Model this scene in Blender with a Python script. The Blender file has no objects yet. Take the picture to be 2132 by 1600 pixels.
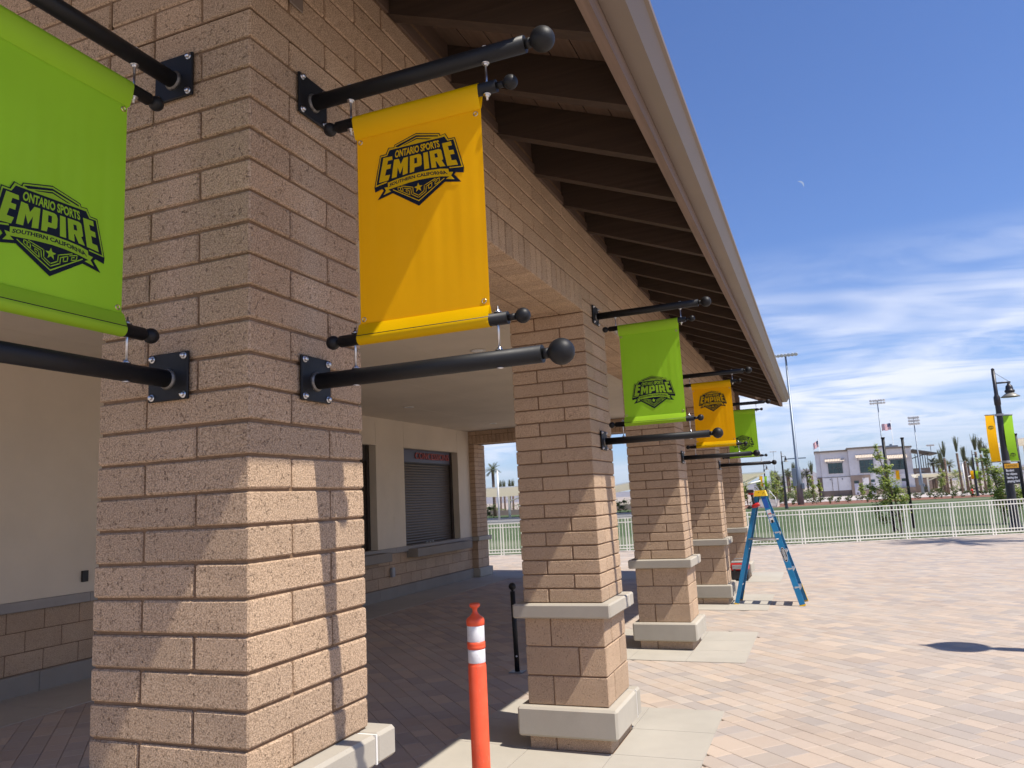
import bpy, bmesh, math, random
from mathutils import Vector, Matrix
R = math.radians
rnd = random.Random(7)
scene = bpy.context.scene
COL = scene.collection

# ---------------------------------------------------------------- camera, sky, sun, exposure
cam_d = bpy.data.cameras.new('camera'); cam = bpy.data.objects.new('camera', cam_d); COL.objects.link(cam)
cr = Vector((0.92701001, 0.37168308, -0.05004131)); cu = Vector((0.10276136, -0.12340887, 0.98702095)); cf = Vector((-0.36068344, 0.92012061, 0.15259592))
cam.matrix_world = Matrix(((cr.x, cu.x, -cf.x, 1.52095), (cr.y, cu.y, -cf.y, -1.77571), (cr.z, cu.z, -cf.z, 1.75542), (0, 0, 0, 1)))
cam_d.sensor_width = 36; cam_d.lens = 1593.03 / 2132 * 36; cam_d.clip_start = .05; cam_d.clip_end = 20000
cam_d.dof.use_dof = True; cam_d.dof.focus_distance = 3.0; cam_d.dof.aperture_fstop = 16
scene.camera = cam
SUN = Vector((1, -.18, 1.612)).normalized()
sun_el = math.asin(SUN.z); sun_az = math.atan2(SUN.x, SUN.y)
w = bpy.data.worlds.new('World'); scene.world = w; w.use_nodes = True
nt = w.node_tree; nt.nodes.clear()
def N(t, typ, **kw):
    n = t.nodes.new(typ)
    for k, v in kw.items():
        if k.startswith('i_'): n.inputs[int(k[2:])].default_value = v
        else: setattr(n, k, v)
    return n
CLOC = (-3.2, 4.4, 0)
out = N(nt, 'ShaderNodeOutputWorld'); bg = N(nt, 'ShaderNodeBackground'); bg.inputs[1].default_value = SKY_STRENGTH = 0.103
sky = N(nt, 'ShaderNodeTexSky'); sky.sky_type = 'NISHITA'; sky.sun_disc = False
sky.sun_elevation = sun_el; sky.sun_rotation = sun_az; sky.altitude = 300; sky.air_density = 1.0; sky.dust_density = .6; sky.ozone_density = 2.2
# thin cirrus: streaked noise on the plane of the cloud deck, fading out towards the zenith
tc = N(nt, 'ShaderNodeTexCoord'); sep = N(nt, 'ShaderNodeSeparateXYZ'); nt.links.new(tc.outputs['Generated'], sep.inputs[0])
def M_(t, op, a, b=None, c=None, clamp=False):
    n = N(t, 'ShaderNodeMath', operation=op, use_clamp=clamp)
    for i, v in enumerate((a, b, c)):
        if v is None: continue
        if isinstance(v, (int, float)): n.inputs[i].default_value = v
        else: t.links.new(v, n.inputs[i])
    return n.outputs[0]
zc = M_(nt, 'ADD', M_(nt, 'MAXIMUM', sep.outputs[2], 0.0), .12)
px = M_(nt, 'DIVIDE', sep.outputs[0], zc); py = M_(nt, 'DIVIDE', sep.outputs[1], zc)
cmb = N(nt, 'ShaderNodeCombineXYZ'); nt.links.new(px, cmb.inputs[0]); nt.links.new(py, cmb.inputs[1])
def cloud_layer(rot, sc, loc, nscale, dist, lo, hi, detail=8, rough=.6):
    mp = N(nt, 'ShaderNodeMapping'); nt.links.new(cmb.outputs[0], mp.inputs[0]); mp.inputs['Rotation'].default_value = (0, 0, R(rot)); mp.inputs['Scale'].default_value = sc; mp.inputs['Location'].default_value = loc
    n1 = N(nt, 'ShaderNodeTexNoise'); nt.links.new(mp.outputs[0], n1.inputs['Vector']); n1.inputs['Scale'].default_value = nscale; n1.inputs['Detail'].default_value = detail; n1.inputs['Roughness'].default_value = rough; n1.inputs['Distortion'].default_value = dist
    c = N(nt, 'ShaderNodeMapRange', interpolation_type='SMOOTHSTEP'); nt.links.new(n1.outputs[0], c.inputs[0]); c.inputs[1].default_value = lo; c.inputs[2].default_value = hi
    return c.outputs[0]
big = cloud_layer(20, (1, 1, 1), CLOC, .62, .6, .38, .54, 4, .5)
wisp = cloud_layer(48, (.62, 1.25, 1), (3.1, .7, 0), 1.35, 2.3, .24, .60, 10, .60)
el = N(nt, 'ShaderNodeMapRange', interpolation_type='SMOOTHSTEP'); nt.links.new(sep.outputs[2], el.inputs[0]); el.inputs[1].default_value = .30; el.inputs[2].default_value = .17
amt = M_(nt, 'MULTIPLY', M_(nt, 'MULTIPLY', M_(nt, 'MULTIPLY', big, wisp), el.outputs[0]), 1.0)
lowc = N(nt, 'ShaderNodeMapRange'); nt.links.new(sep.outputs[2], lowc.inputs[0]); lowc.inputs[1].default_value = 0.0; lowc.inputs[2].default_value = .09; lowc.inputs[3].default_value = .0; lowc.inputs[4].default_value = .95
amt = M_(nt, 'MULTIPLY', amt, lowc.outputs[0])
mixc = N(nt, 'ShaderNodeMix', data_type='RGBA')
tint = N(nt, 'ShaderNodeMix', data_type='RGBA', blend_type='MULTIPLY'); tint.inputs[0].default_value = 1; nt.links.new(sky.outputs[0], tint.inputs[6]); tint.inputs[7].default_value = (.62, .785, 1.13, 1)
nt.links.new(amt, mixc.inputs[0]); nt.links.new(tint.outputs[2], mixc.inputs[6]); mixc.inputs[7].default_value = (6.8, 7.1, 8.1, 1)
nt.links.new(mixc.outputs[2], bg.inputs[0]); nt.links.new(bg.outputs[0], out.inputs[0])
sd = bpy.data.lights.new('sun', 'SUN'); sd.energy = 4.7; sd.angle = R(.53); sd.color = (1, .935, .835)
so = bpy.data.objects.new('sun', sd); COL.objects.link(so); so.rotation_euler = SUN.to_track_quat('Z', 'Y').to_euler(); so.location = (0, 0, 30)
vs = scene.view_settings; vs.view_transform = 'Standard'; vs.look = 'None'; vs.gamma = 1; vs.exposure = 0.48; vs.use_curve_mapping = False
scene.render.engine = 'CYCLES'; scene.cycles.max_bounces = 8; scene.cycles.diffuse_bounces = 5; scene.cycles.use_denoising = True

# ---------------------------------------------------------------- materials
MAT = {}
def srgb(r, g, b):
    f = lambda c: (c / 255 / 12.92) if c / 255 <= .04045 else ((c / 255 + .055) / 1.055) ** 2.4
    return (f(r), f(g), f(b), 1)
class NB:
    def __init__(s, name, rough=.8, metal=0.0, spec=.5):
        s.m = bpy.data.materials.new(name); s.m.use_nodes = True; s.t = s.m.node_tree
        s.b = s.t.nodes['Principled BSDF']; s.b.inputs['Roughness'].default_value = rough; s.b.inputs['Metallic'].default_value = metal
        s.b.inputs['Specular IOR Level'].default_value = spec; s.geo = N(s.t, 'ShaderNodeNewGeometry'); MAT[name] = s.m
        s.pos = s.geo.outputs['Position']
    def objco(s):
        tc = N(s.t, 'ShaderNodeTexCoord'); s.pos = tc.outputs['Object']; return s
    def noise(s, scale, detail=3, rough=.55, vec=None, stretch=None, dist=0):
        n = N(s.t, 'ShaderNodeTexNoise'); n.inputs['Scale'].default_value = scale; n.inputs['Detail'].default_value = detail; n.inputs['Roughness'].default_value = rough; n.inputs['Distortion'].default_value = dist
        v = vec or s.pos
        if stretch:
            mp = N(s.t, 'ShaderNodeMapping'); mp.inputs['Scale'].default_value = stretch; s.t.links.new(v, mp.inputs[0]); v = mp.outputs[0]
        s.t.links.new(v, n.inputs['Vector']); return n.outputs[0]
    def vor(s, scale, feature='F1', out=0):
        n = N(s.t, 'ShaderNodeTexVoronoi'); n.inputs['Scale'].default_value = scale; n.feature = feature; s.t.links.new(s.pos, n.inputs['Vector']); return n.outputs[out]
    def rng(s, v, a, b, c=0.0, d=1.0, smooth=False):
        n = N(s.t, 'ShaderNodeMapRange'); n.interpolation_type = 'SMOOTHSTEP' if smooth else 'LINEAR'
        s.t.links.new(v, n.inputs[0])
        for i, x in zip((1, 2, 3, 4), (a, b, c, d)): n.inputs[i].default_value = x
        return n.outputs[0]
    def mix(s, f, a, b, mode='MIX'):
        n = N(s.t, 'ShaderNodeMix', data_type='RGBA', blend_type=mode)
        for i, v in ((0, f), (6, a), (7, b)):
            if isinstance(v, (int, float, tuple)): n.inputs[i].default_value = v
            else: s.t.links.new(v, n.inputs[i])
        return n.outputs[2]
    def math(s, op, a, b=None, c=None): return M_(s.t, op, a, b, c)
    def col(s, v):
        if isinstance(v, tuple): s.b.inputs['Base Color'].default_value = v
        else: s.t.links.new(v, s.b.inputs['Base Color'])
        return s
    def bump(s, h, dist=.002, strength=1.0):
        n = N(s.t, 'ShaderNodeBump'); n.inputs['Distance'].default_value = dist; n.inputs['Strength'].default_value = strength
        s.t.links.new(h, n.inputs['Height']); s.t.links.new(n.outputs[0], s.b.inputs['Normal']); return s
    def rand(s):
        n = N(s.t, 'ShaderNodeObjectInfo'); return n.outputs['Random']
    def attr(s, name):
        n = N(s.t, 'ShaderNodeAttribute'); n.attribute_name = name; return n.outputs['Fac'], n.outputs['Color']
def simple(name, c, rough=.6, metal=0.0, spec=.5, var=.08, sc=6, bump=0, bsc=60):
    m = NB(name, rough, metal, spec)
    n = m.noise(sc, 4); m.col(m.mix(m.rng(n, .3, .7), tuple(x * (1 - var) for x in c[:3]) + (1,), tuple(min(1, x * (1 + var)) for x in c[:3]) + (1,)))
    if bump: m.bump(m.noise(bsc, 5), bump)
    return MAT[name]
def brickmat(name, c, pits=True):
    m = NB(name, .93, spec=.15)
    rn = m.rand()
    base = m.mix(rn, tuple(x * .90 for x in c[:3]) + (1,), (c[0] * 1.08, c[1] * 1.07, c[2] * 1.05, 1))
    blot = m.noise(3.5, 4, .6); base = m.mix(m.rng(blot, .35, .7, 0, .35), base, (c[0] * .78, c[1] * .74, c[2] * .70, 1))
    fine = m.noise(210, 2, .6); base = m.mix(m.rng(fine, .38, .62, 0, 1), m.mix(1.0, base, (.66, .63, .61, 1), 'MULTIPLY'), m.mix(1.0, base, (1.24, 1.25, 1.26, 1), 'MULTIPLY'))
    lite = m.noise(190, 2, .5, vec=None, stretch=(1, 1, 1)); base = m.mix(m.rng(lite, .66, .74, 0, .55), base, (.62, .52, .44, 1))
    v = m.noise(95, 3, .75); pn = m.noise(26, 4, .75)
    pit = m.math('MULTIPLY', m.rng(v, .585, .67, 0, 1, True), m.rng(pn, .42, .58, .25, 1))
    base = m.mix(m.math('MULTIPLY', pit, .68), base, (c[0] * .28, c[1] * .24, c[2] * .22, 1))
    m.col(base)
    h = m.math('SUBTRACT', m.math('ADD', m.math('MULTIPLY', m.noise(105, 6, .75), 1.0), m.math('MULTIPLY', m.noise(420, 2), .3)), m.math('MULTIPLY', pit, 1.0))
    m.bump(h, .0062)
    return MAT[name]
BRICK = brickmat('split_face_block', (.555, .402, .276))
def mortarmat():
    m = NB('mortar', .95, spec=.1); m.col(m.mix(m.rng(m.noise(30, 4), .3, .7), (.185, .115, .068, 1), (.25, .160, .098, 1))); m.bump(m.noise(200, 3), .0015)
mortarmat()
def concmat(name, c, sc=1.6):
    m = NB(name, .9, spec=.12)
    b = m.mix(m.rng(m.noise(sc, 6, .62), .3, .7), tuple(x * .86 for x in c) + (1,), tuple(x * 1.08 for x in c) + (1,))
    b = m.mix(m.rng(m.noise(220, 3, .6), .3, .75, 0, .25), b, tuple(x * .7 for x in c) + (1,))
    v = m.vor(28); b = m.mix(m.rng(v, .03, .07, .5, 0), b, tuple(x * .45 for x in c) + (1,))
    st = m.noise(2.2, 3, .6, stretch=(1, 1, .15)); b = m.mix(m.rng(st, .55, .75, 0, .22), b, tuple(x * .72 for x in c) + (1,))
    m.col(b); m.bump(m.noise(120, 5, .65), .0008)
concmat('precast_concrete', (.43, .39, .325)); concmat('slab_concrete', (.43, .395, .335), .9); concmat('wall_base_concrete', (.30, .265, .225)); concmat('wall_cap_concrete', (.36, .33, .30))
def stuccomat(name, c):
    m = NB(name, .9, spec=.2); m.col(m.mix(m.rng(m.noise(1.1, 5, .6), .3, .7), tuple(x * .93 for x in c) + (1,), tuple(x * 1.05 for x in c) + (1,))); m.bump(m.noise(140, 5, .7), .0012)
stuccomat('cream_stucco', (.67, .58, .46)); stuccomat('ceiling_plaster', (.66, .575, .46)); stuccomat('lavender_stucco', (.70, .67, .67)); stuccomat('white_stucco', (.82, .79, .78)); stuccomat('tan_stucco', (.36, .27, .21)); stuccomat('dark_tan_stucco', (.22, .17, .14))
def woodmat(name, c, axis=0, rough=.75):
    m = NB(name, rough, spec=.25); st = [40, 40, 40]; st[axis] = 1.5
    n = m.noise(1.0, 5, .6, stretch=tuple(st)); m.col(m.mix(m.rng(n, .25, .75), tuple(x * .75 for x in c) + (1,), tuple(x * 1.2 for x in c) + (1,))); m.bump(n, .0012)
woodmat('rafter_wood', (.058, .038, .027), 0); woodmat('decking_wood', (.122, .080, .056), 1); woodmat('fascia_wood', (.195, .138, .108), 1); woodmat('blocking_wood', (.125, .082, .060), 1)
simple('gutter_paint', (.178, .138, .110, 1), .42, var=.05, sc=2); simple('roof_tile', (.22, .15, .11, 1), .8)
def blackmetal(name='black_powder_coat', c=.011):
    m = NB(name, .5, spec=.28); n = m.noise(400, 2, .6); m.col(m.mix(m.rng(m.noise(90, 3, .7), .68, .76, 0, .5), (c, c, c * 1.1, 1), (.06, .06, .065, 1))); m.bump(n, .0004, .6)
    m.t.links.new(m.rng(m.noise(12, 3), .3, .7, .44, .58), m.b.inputs['Roughness'])
blackmetal()
simple('zinc_steel', (.62, .62, .64, 1), .28, 1.0, var=.12, sc=60); simple('brass_eyelet', (.62, .50, .30, 1), .3, 1.0); simple('weld_steel', (.16, .15, .14, 1), .5, .6, sc=80, var=.4)
def bannermat(name, c, t):
    m = NB(name, .45, spec=.22).objco()
    m.col(m.mix(m.rng(m.noise(3, 3), .3, .7), tuple(x * .94 for x in c) + (1,), tuple(min(1, x * 1.05) for x in c) + (1,)))
    fold = m.noise(1.0, 2, .5, stretch=(14, 14, 1.2)); weave = m.noise(900, 1)
    m.bump(m.math('ADD', fold, m.math('MULTIPLY', weave, .03)), .0011, 1)
    tr = N(m.t, 'ShaderNodeBsdfTranslucent'); tr.inputs[0].default_value = t + (1,)
    mx = N(m.t, 'ShaderNodeMixShader'); mx.inputs[0].default_value = .40
    o = m.t.nodes['Material Output']; m.t.links.new(m.b.outputs[0], mx.inputs[1]); m.t.links.new(tr.outputs[0], mx.inputs[2]); m.t.links.new(mx.outputs[0], o.inputs[0])
bannermat('yellow_vinyl', (.97, .575, .0), (1, .60, .0)); bannermat('green_vinyl', (.42, .70, .04), (.50, .82, .01))
simple('navy_ink', (.008, .012, .024, 1), .55, spec=.12, var=.1)
def pavermat():
    m = NB('concrete_paver', .9, spec=.10); f, c = m.attr('tone')
    b = m.mix(m.rng(m.noise(180, 4, .7), .3, .72, 0, .30), c, (.20, .16, .14, 1)); b = m.mix(m.rng(m.noise(.55, 5, .65), .35, .7, 0, .20), b, (.60, .53, .45, 1)); b = m.mix(m.rng(m.noise(.9, 6, .7), .52, .72, 0, .30), b, (.27, .22, .18, 1)); b = m.mix(m.rng(m.noise(14, 4, .75), .66, .74, 0, .45), b, (.17, .14, .12, 1))
    b = m.mix(m.rng(m.noise(60, 3, .6), .62, .8, 0, .2), b, (.62, .56, .5, 1))
    m.col(b); m.bump(m.noise(260, 4, .7), .0012)
pavermat()
simple('joint_sand', (.45, .375, .31, 1), .95, var=.2, sc=40); simple('asphalt_road', (.16, .155, .15, 1), .9, var=.15, sc=3, bump=.002)
def turfmat():
    m = NB('turf_grass', .95, spec=.1)
    b = m.mix(m.rng(m.noise(.35, 3), .3, .7), (.064, .092, .038, 1), (.098, .130, .060, 1)); b = m.mix(m.rng(m.noise(40, 3), .3, .7, 0, .4), b, (.05, .08, .035, 1))
    st = m.noise(.06, 2, .4, stretch=(.15, 1, 1)); b = m.mix(m.rng(st, .5, .6, 0, .6), b, (.19, .20, .13, 1)); m.col(b)
turfmat()
simple('bark_mulch', (.20, .085, .05, 1), .95, var=.45, sc=4); simple('dry_soil', (.36, .29, .24, 1), .95, var=.3, sc=.4); simple('walk_concrete', (.48, .43, .39, 1), .9, var=.1, sc=.5); simple('desert_ground', (.34, .28, .23, 1), .95, var=.25, sc=.02)
simple('mountain_rock', (.17, .15, .16, 1), .95, var=.25, sc=.003)
simple('fence_paint', (.80, .77, .68, 1), .45, var=.03); m_ = NB('orange_plastic', .42); o1 = m_.mix(m_.rng(m_.noise(5, 5, .65), .3, .7), (.80, .085, .030, 1), (.90, .125, .050, 1)); o1 = m_.mix(m_.rng(m_.noise(30, 5, .75, stretch=(1, 1, .3)), .60, .72, 0, .55), o1, (.34, .10, .06, 1)); o1 = m_.mix(m_.rng(m_.noise(140, 3, .7, stretch=(1, 1, .12)), .64, .72, 0, .5), o1, (.86, .42, .32, 1)); m_.col(o1); m_.bump(m_.noise(16, 3), .0012)
def reflmat():
    m = NB('reflective_tape', .35, spec=.5); b = m.mix(m.rng(m.noise(55, 5, .75), .56, .70, 0, .65), (.74, .74, .77, 1), (.30, .26, .22, 1)); m.col(b)
reflmat()
simple('ladder_blue', (.012, .20, .42, 1), .45, var=.12, sc=8); simple('ladder_yellow', (.85, .52, .01, 1), .45); simple('aluminium', (.62, .63, .64, 1), .38, .9); simple('aluminium_dull', (.40, .39, .38, 1), .5, .3)
simple('label_white', (.75, .75, .73, 1), .5); simple('label_blue', (.02, .10, .42, 1), .5); simple('label_black', (.015, .015, .016, 1), .5); simple('tool_red', (.52, .018, .018, 1), .4); simple('tool_black', (.018, .017, .017, 1), .5)
simple('shutter_metal', (.10, .078, .060, 1), .45, .4, var=.06, sc=3); simple('frame_bronze', (.045, .035, .030, 1), .5, .2); simple('sign_panel', (.10, .10, .14, 1), .45, .2, var=.05); simple('sign_red', (.34, .055, .045, 1), .5)
simple('grey_plastic', (.34, .33, .33, 1), .5); simple('trim_white', (.72, .70, .66, 1), .5); simple('glass_lens', (.80, .80, .78, 1), .15)
simple('galvanised_pole', (.20, .235, .28, 1), .45, .5); simple('dark_bronze_pole', (.028, .026, .030, 1), .42, .2); simple('lamp_shade_metal', (.24, .23, .20, 1), .45, .2); simple('fixture_white', (.65, .66, .66, 1), .4)
simple('caution_orange', (.88, .42, .012, 1), .5); simple('sign_black', (.016, .016, .018, 1), .5); simple('sign_white', (.82, .82, .82, 1), .5)
simple('window_glass', (.018, .045, .050, 1), .06, 0, .9, sc=.8, var=.5); simple('window_frame', (.10, .105, .10, 1), .5); simple('awning_cream', (.66, .55, .43, 1), .6); simple('cap_brown', (.20, .16, .125, 1), .7); simple('door_grey', (.55, .53, .60, 1), .6)
simple('canopy_cream', (.84, .82, .75, 1), .55)
m_ = NB('canopy_under', .7); m_.col((.84, .81, .72, 1)); tr_ = N(m_.t, 'ShaderNodeBsdfTranslucent'); tr_.inputs[0].default_value = (.8, .76, .66, 1); mx_ = N(m_.t, 'ShaderNodeMixShader'); mx_.inputs[0].default_value = .6; m_.t.links.new(m_.b.outputs[0], mx_.inputs[1]); m_.t.links.new(tr_.outputs[0], mx_.inputs[2]); m_.t.links.new(mx_.outputs[0], m_.t.nodes['Material Output'].inputs[0]); simple('dark_roof', (.085, .080, .075, 1), .6); simple('palm_trunk', (.15, .098, .068, 1), .95, var=.35, sc=3); simple('tree_bark', (.20, .145, .11, 1), .95, var=.3, sc=20)
simple('flag_red', (.58, .07, .09, 1), .7); simple('flag_white', (.80, .78, .78, 1), .7); simple('flag_blue', (.02, .03, .14, 1), .7); simple('hazard_red', (.65, .06, .04, 1), .6)
def leafmat(name, a, b, t):
    m = NB(name, .55, spec=.3); f, c = m.attr('tone'); m.col(m.mix(f, a + (1,), b + (1,)))
    tr = N(m.t, 'ShaderNodeBsdfTranslucent'); tr.inputs[0].default_value = t + (1,)
    mx = N(m.t, 'ShaderNodeMixShader'); mx.inputs[0].default_value = .35
    o = m.t.nodes['Material Output']; m.t.links.new(m.b.outputs[0], mx.inputs[1]); m.t.links.new(tr.outputs[0], mx.inputs[2]); m.t.links.new(mx.outputs[0], o.inputs[0])
leafmat('young_leaves', (.16, .22, .05), (.50, .54, .20), (.45, .55, .12)); leafmat('palm_leaves', (.07, .085, .042), (.19, .19, .10), (.14, .16, .06)); leafmat('shrub_leaves', (.08, .115, .045), (.20, .22, .10), (.14, .18, .05))
m_ = NB('moon_surface', .9); m_.col((.05, .05, .05, 1)); m_.b.inputs['Emission Color'].default_value = (.30, .40, .62, 1); m_.b.inputs['Emission Strength'].default_value = .72

# ---------------------------------------------------------------- helpers
def link(name, me, mats, parent=None, loc=None):
    o = bpy.data.objects.new(name, me); COL.objects.link(o)
    if mats is not None and len(me.materials) == 0:
        for m in ([mats] if isinstance(mats, str) else mats): me.materials.append(MAT[m])
    if loc is not None: o.location = loc
    if parent is not None: o.parent = parent; o.matrix_parent_inverse = Matrix.Translation(-wloc(parent))
    return o
def wloc(o):
    v = Vector((0, 0, 0))
    return Vector(o.get('_w', (0, 0, 0)))
class MB:
    """collects shapes; build() links them as ONE mesh object (world coordinates, origin at o)"""
    def __init__(s): s.v = []; s.f = []; s.mi = []; s.mats = []; s.tone = []; s.m = 0; s.sm = []; s.smooth = False
    def mat(s, name):
        if name not in s.mats: s.mats.append(name)
        s.m = s.mats.index(name); return s
    def face(s, idx, tone=None): s.f.append(idx); s.mi.append(s.m); s.sm.append(s.smooth); s.tone.append(tone)
    def poly(s, pts, tone=None):
        b = len(s.v); s.v += [tuple(p) for p in pts]; s.face(list(range(b, b + len(pts))), tone); return s
    def box(s, x0, x1, y0, y1, z0, z1, tone=None, xf=None):
        b = len(s.v); P = [(x0, y0, z0), (x1, y0, z0), (x1, y1, z0), (x0, y1, z0), (x0, y0, z1), (x1, y0, z1), (x1, y1, z1), (x0, y1, z1)]
        if xf: P = [tuple(xf @ Vector(p)) for p in P]
        s.v += P
        for q in ((0, 3, 2, 1), (4, 5, 6, 7), (0, 1, 5, 4), (1, 2, 6, 5), (2, 3, 7, 6), (3, 0, 4, 7)): s.face([b + i for i in q], tone)
        return s
    def cbox(s, x0, x1, y0, y1, z0, z1, c, top=True, bottom=True, xf=None, j=0):
        """box with chamfered edges"""
        b0 = len(s.v); lo = (x0, y0, z0); hi = (x1, y1, z1); idx = {}
        for sx in (0, 1):
            for sy in (0, 1):
                for sz in (0, 1):
                    for ax in range(3):
                        p = [hi[0] if sx else lo[0], hi[1] if sy else lo[1], hi[2] if sz else lo[2]]
                        sg = (sx, sy, sz)
                        for a in range(3):
                            if a != ax: p[a] += (-c if sg[a] else c)
                        if j: p = [q + rnd.uniform(-j, j) for q in p]
                        idx[(sx, sy, sz, ax)] = len(s.v); s.v.append(tuple(xf @ Vector(p)) if xf else tuple(p))
        for ax in range(3):
            a1, a2 = (ax + 1) % 3, (ax + 2) % 3
            for sg in (0, 1):
                q = []
                for u, v in ((0, 0), (1, 0), (1, 1), (0, 1)):
                    k = [0, 0, 0]; k[ax] = sg; k[a1] = u; k[a2] = v; q.append(idx[(k[0], k[1], k[2], ax)])
                s.face(q if sg else q[::-1])
        for ax in range(3):
            a1, a2 = (ax + 1) % 3, (ax + 2) % 3
            for u in (0, 1):
                for v in (0, 1):
                    k = [0, 0, 0]; k[a1] = u; k[a2] = v; k2 = list(k); k2[ax] = 1
                    q = [idx[tuple(k) + (a1,)], idx[tuple(k2) + (a1,)], idx[tuple(k2) + (a2,)], idx[tuple(k) + (a2,)]]
                    s.face(q if (u + v) % 2 == 0 else q[::-1])
        for sx in (0, 1):
            for sy in (0, 1):
                for sz in (0, 1):
                    q = [idx[(sx, sy, sz, a)] for a in range(3)]; s.face(q if (sx + sy + sz) % 2 else q[::-1])
        return s
    def tube(s, a, b, r0, r1=None, n=16, caps=True):
        a, b = Vector(a), Vector(b); r1 = r0 if r1 is None else r1; d = (b - a).normalized()
        u = d.orthogonal().normalized(); v = d.cross(u); b0 = len(s.v)
        for c, r in ((a, r0), (b, r1)):
            for i in range(n):
                t = 2 * math.pi * i / n; s.v.append(tuple(c + u * (r * math.cos(t)) + v * (r * math.sin(t))))
        sm = s.smooth; s.smooth = True
        for i in range(n): j = (i + 1) % n; s.face([b0 + i, b0 + j, b0 + n + j, b0 + n + i])
        s.smooth = False
        if caps: s.face([b0 + i for i in range(n)][::-1]); s.face([b0 + n + i for i in range(n)])
        s.smooth = sm; return s
    def path(s, pts, rs, n=10):
        """a tapering tube through pts"""
        b0 = len(s.v); pts = [Vector(p) for p in pts]
        up = None
        for k, p in enumerate(pts):
            d = (pts[min(k + 1, len(pts) - 1)] - pts[max(k - 1, 0)]).normalized()
            if up is None: up = d.orthogonal().normalized()
            up = (up - d * up.dot(d)).normalized(); v = d.cross(up); r = rs[k] if isinstance(rs, (list, tuple)) else rs
            for i in range(n):
                t = 2 * math.pi * i / n; s.v.append(tuple(p + up * (r * math.cos(t)) + v * (r * math.sin(t))))
        sm = s.smooth; s.smooth = True
        for k in range(len(pts) - 1):
            for i in range(n):
                j = (i + 1) % n; s.face([b0 + k * n + i, b0 + k * n + j, b0 + (k + 1) * n + j, b0 + (k + 1) * n + i])
        s.face([b0 + i for i in range(n)][::-1]); e = b0 + (len(pts) - 1) * n; s.face([e + i for i in range(n)]); s.smooth = sm; return s
    def lathe(s, prof, c=(0, 0, 0), n=24, axis=None):
        """prof: (r, h) pairs turned about the axis"""
        c = Vector(c); ax = Vector(axis or (0, 0, 1)).normalized(); u = ax.orthogonal().normalized(); v = ax.cross(u); b0 = len(s.v)
        for r, h in prof:
            for i in range(n):
                t = 2 * math.pi * i / n; s.v.append(tuple(c + ax * h + u * (r * math.cos(t)) + v * (r * math.sin(t))))
        sm = s.smooth; s.smooth = True
        for k in range(len(prof) - 1):
            for i in range(n):
                j = (i + 1) % n; s.face([b0 + k * n + i, b0 + k * n + j, b0 + (k + 1) * n + j, b0 + (k + 1) * n + i])
        s.smooth = sm; return s
    def sphere(s, c, r, n=20, m=12):
        return s.lathe([(max(r * math.sin(math.pi * i / m), 1e-5), -r * math.cos(math.pi * i / m)) for i in range(m + 1)], c, n)
    def build(s, name, mats=None, parent=None, origin=None, kind=None):
        me = bpy.data.meshes.new(name)
        o3 = Vector(origin) if origin is not None else (wloc(parent) if parent is not None else Vector((0, 0, 0)))
        me.from_pydata([(x - o3.x, y - o3.y, z - o3.z) for x, y, z in s.v], [], s.f)
        if s.mats:
            for m in s.mats: me.materials.append(MAT[m])
            me.polygons.foreach_set('material_index', s.mi)
        elif mats: me.materials.append(MAT[mats])
        me.polygons.foreach_set('use_smooth', s.sm)
        if any(t is not None for t in s.tone):
            at = me.color_attributes.new('tone', 'FLOAT_COLOR', 'CORNER'); buf = []
            for f, t in zip(s.f, s.tone):
                if t is None: t = (.5, .5, .5)
                if isinstance(t, float): t = (t, t, t)
                buf += list(t[:3] + (1,)) * len(f)
            at.data.foreach_set('color', buf)
        me.update()
        o = link(name, me, None, parent, o3); o['_w'] = tuple(o3)
        if kind: o['kind'] = kind
        return o
def empty(name, loc=(0, 0, 0), parent=None):
    o = bpy.data.objects.new(name, None); COL.objects.link(o); o.location = loc; o['_w'] = tuple(loc); o.empty_display_size = .1
    if parent is not None: o.parent = parent; o.matrix_parent_inverse = Matrix.Translation(-wloc(parent))
    return o
def tag(o, label=None, cat=None, group=None, kind=None):
    for k, v in (('label', label), ('category', cat), ('group', group), ('kind', kind)):
        if v: o[k] = v
    return o
def kids(o): return [c for c in ALL if c.parent == o]
CH = {}
def children_of(o):
    return [c for c in COL.objects if c.parent == o]
def copy_thing(root, loc):
    """a copy of a thing with copies of its parts and sub-parts"""
    r = root.copy(); COL.objects.link(r); r.location = loc
    for ch in children_of(root):
        c = ch.copy(); COL.objects.link(c); c.parent = r; c.matrix_parent_inverse = ch.matrix_parent_inverse.copy()
        for g in children_of(ch):
            d = g.copy(); COL.objects.link(d); d.parent = c; d.matrix_parent_inverse = g.matrix_parent_inverse.copy()
    return r
def text_verts(txt, bold=.0):
    cu = bpy.data.curves.new('t', 'FONT'); cu.body = txt; cu.size = 1; cu.offset = bold; cu.resolution_u = 3
    o = bpy.data.objects.new('t', cu); COL.objects.link(o)
    me = bpy.data.meshes.new_from_object(o.evaluated_get(bpy.context.evaluated_depsgraph_get()))
    vs_ = [tuple(v.co[:2]) for v in me.vertices]; fs = [list(p.vertices) for p in me.polygons]
    bpy.data.objects.remove(o); bpy.data.curves.remove(cu); bpy.data.meshes.remove(me)
    x0 = min(v[0] for v in vs_); x1 = max(v[0] for v in vs_); y0 = min(v[1] for v in vs_); y1 = max(v[1] for v in vs_)
    return [((x - x0) / (x1 - x0), (y - y0) / (y1 - y0)) for x, y in vs_], fs, (x1 - x0) / (y1 - y0)
def tess(pts):
    from mathutils.geometry import tessellate_polygon
    return [list(t) for t in tessellate_polygon([[Vector((x, y, 0)) for x, y in pts]])]
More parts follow.
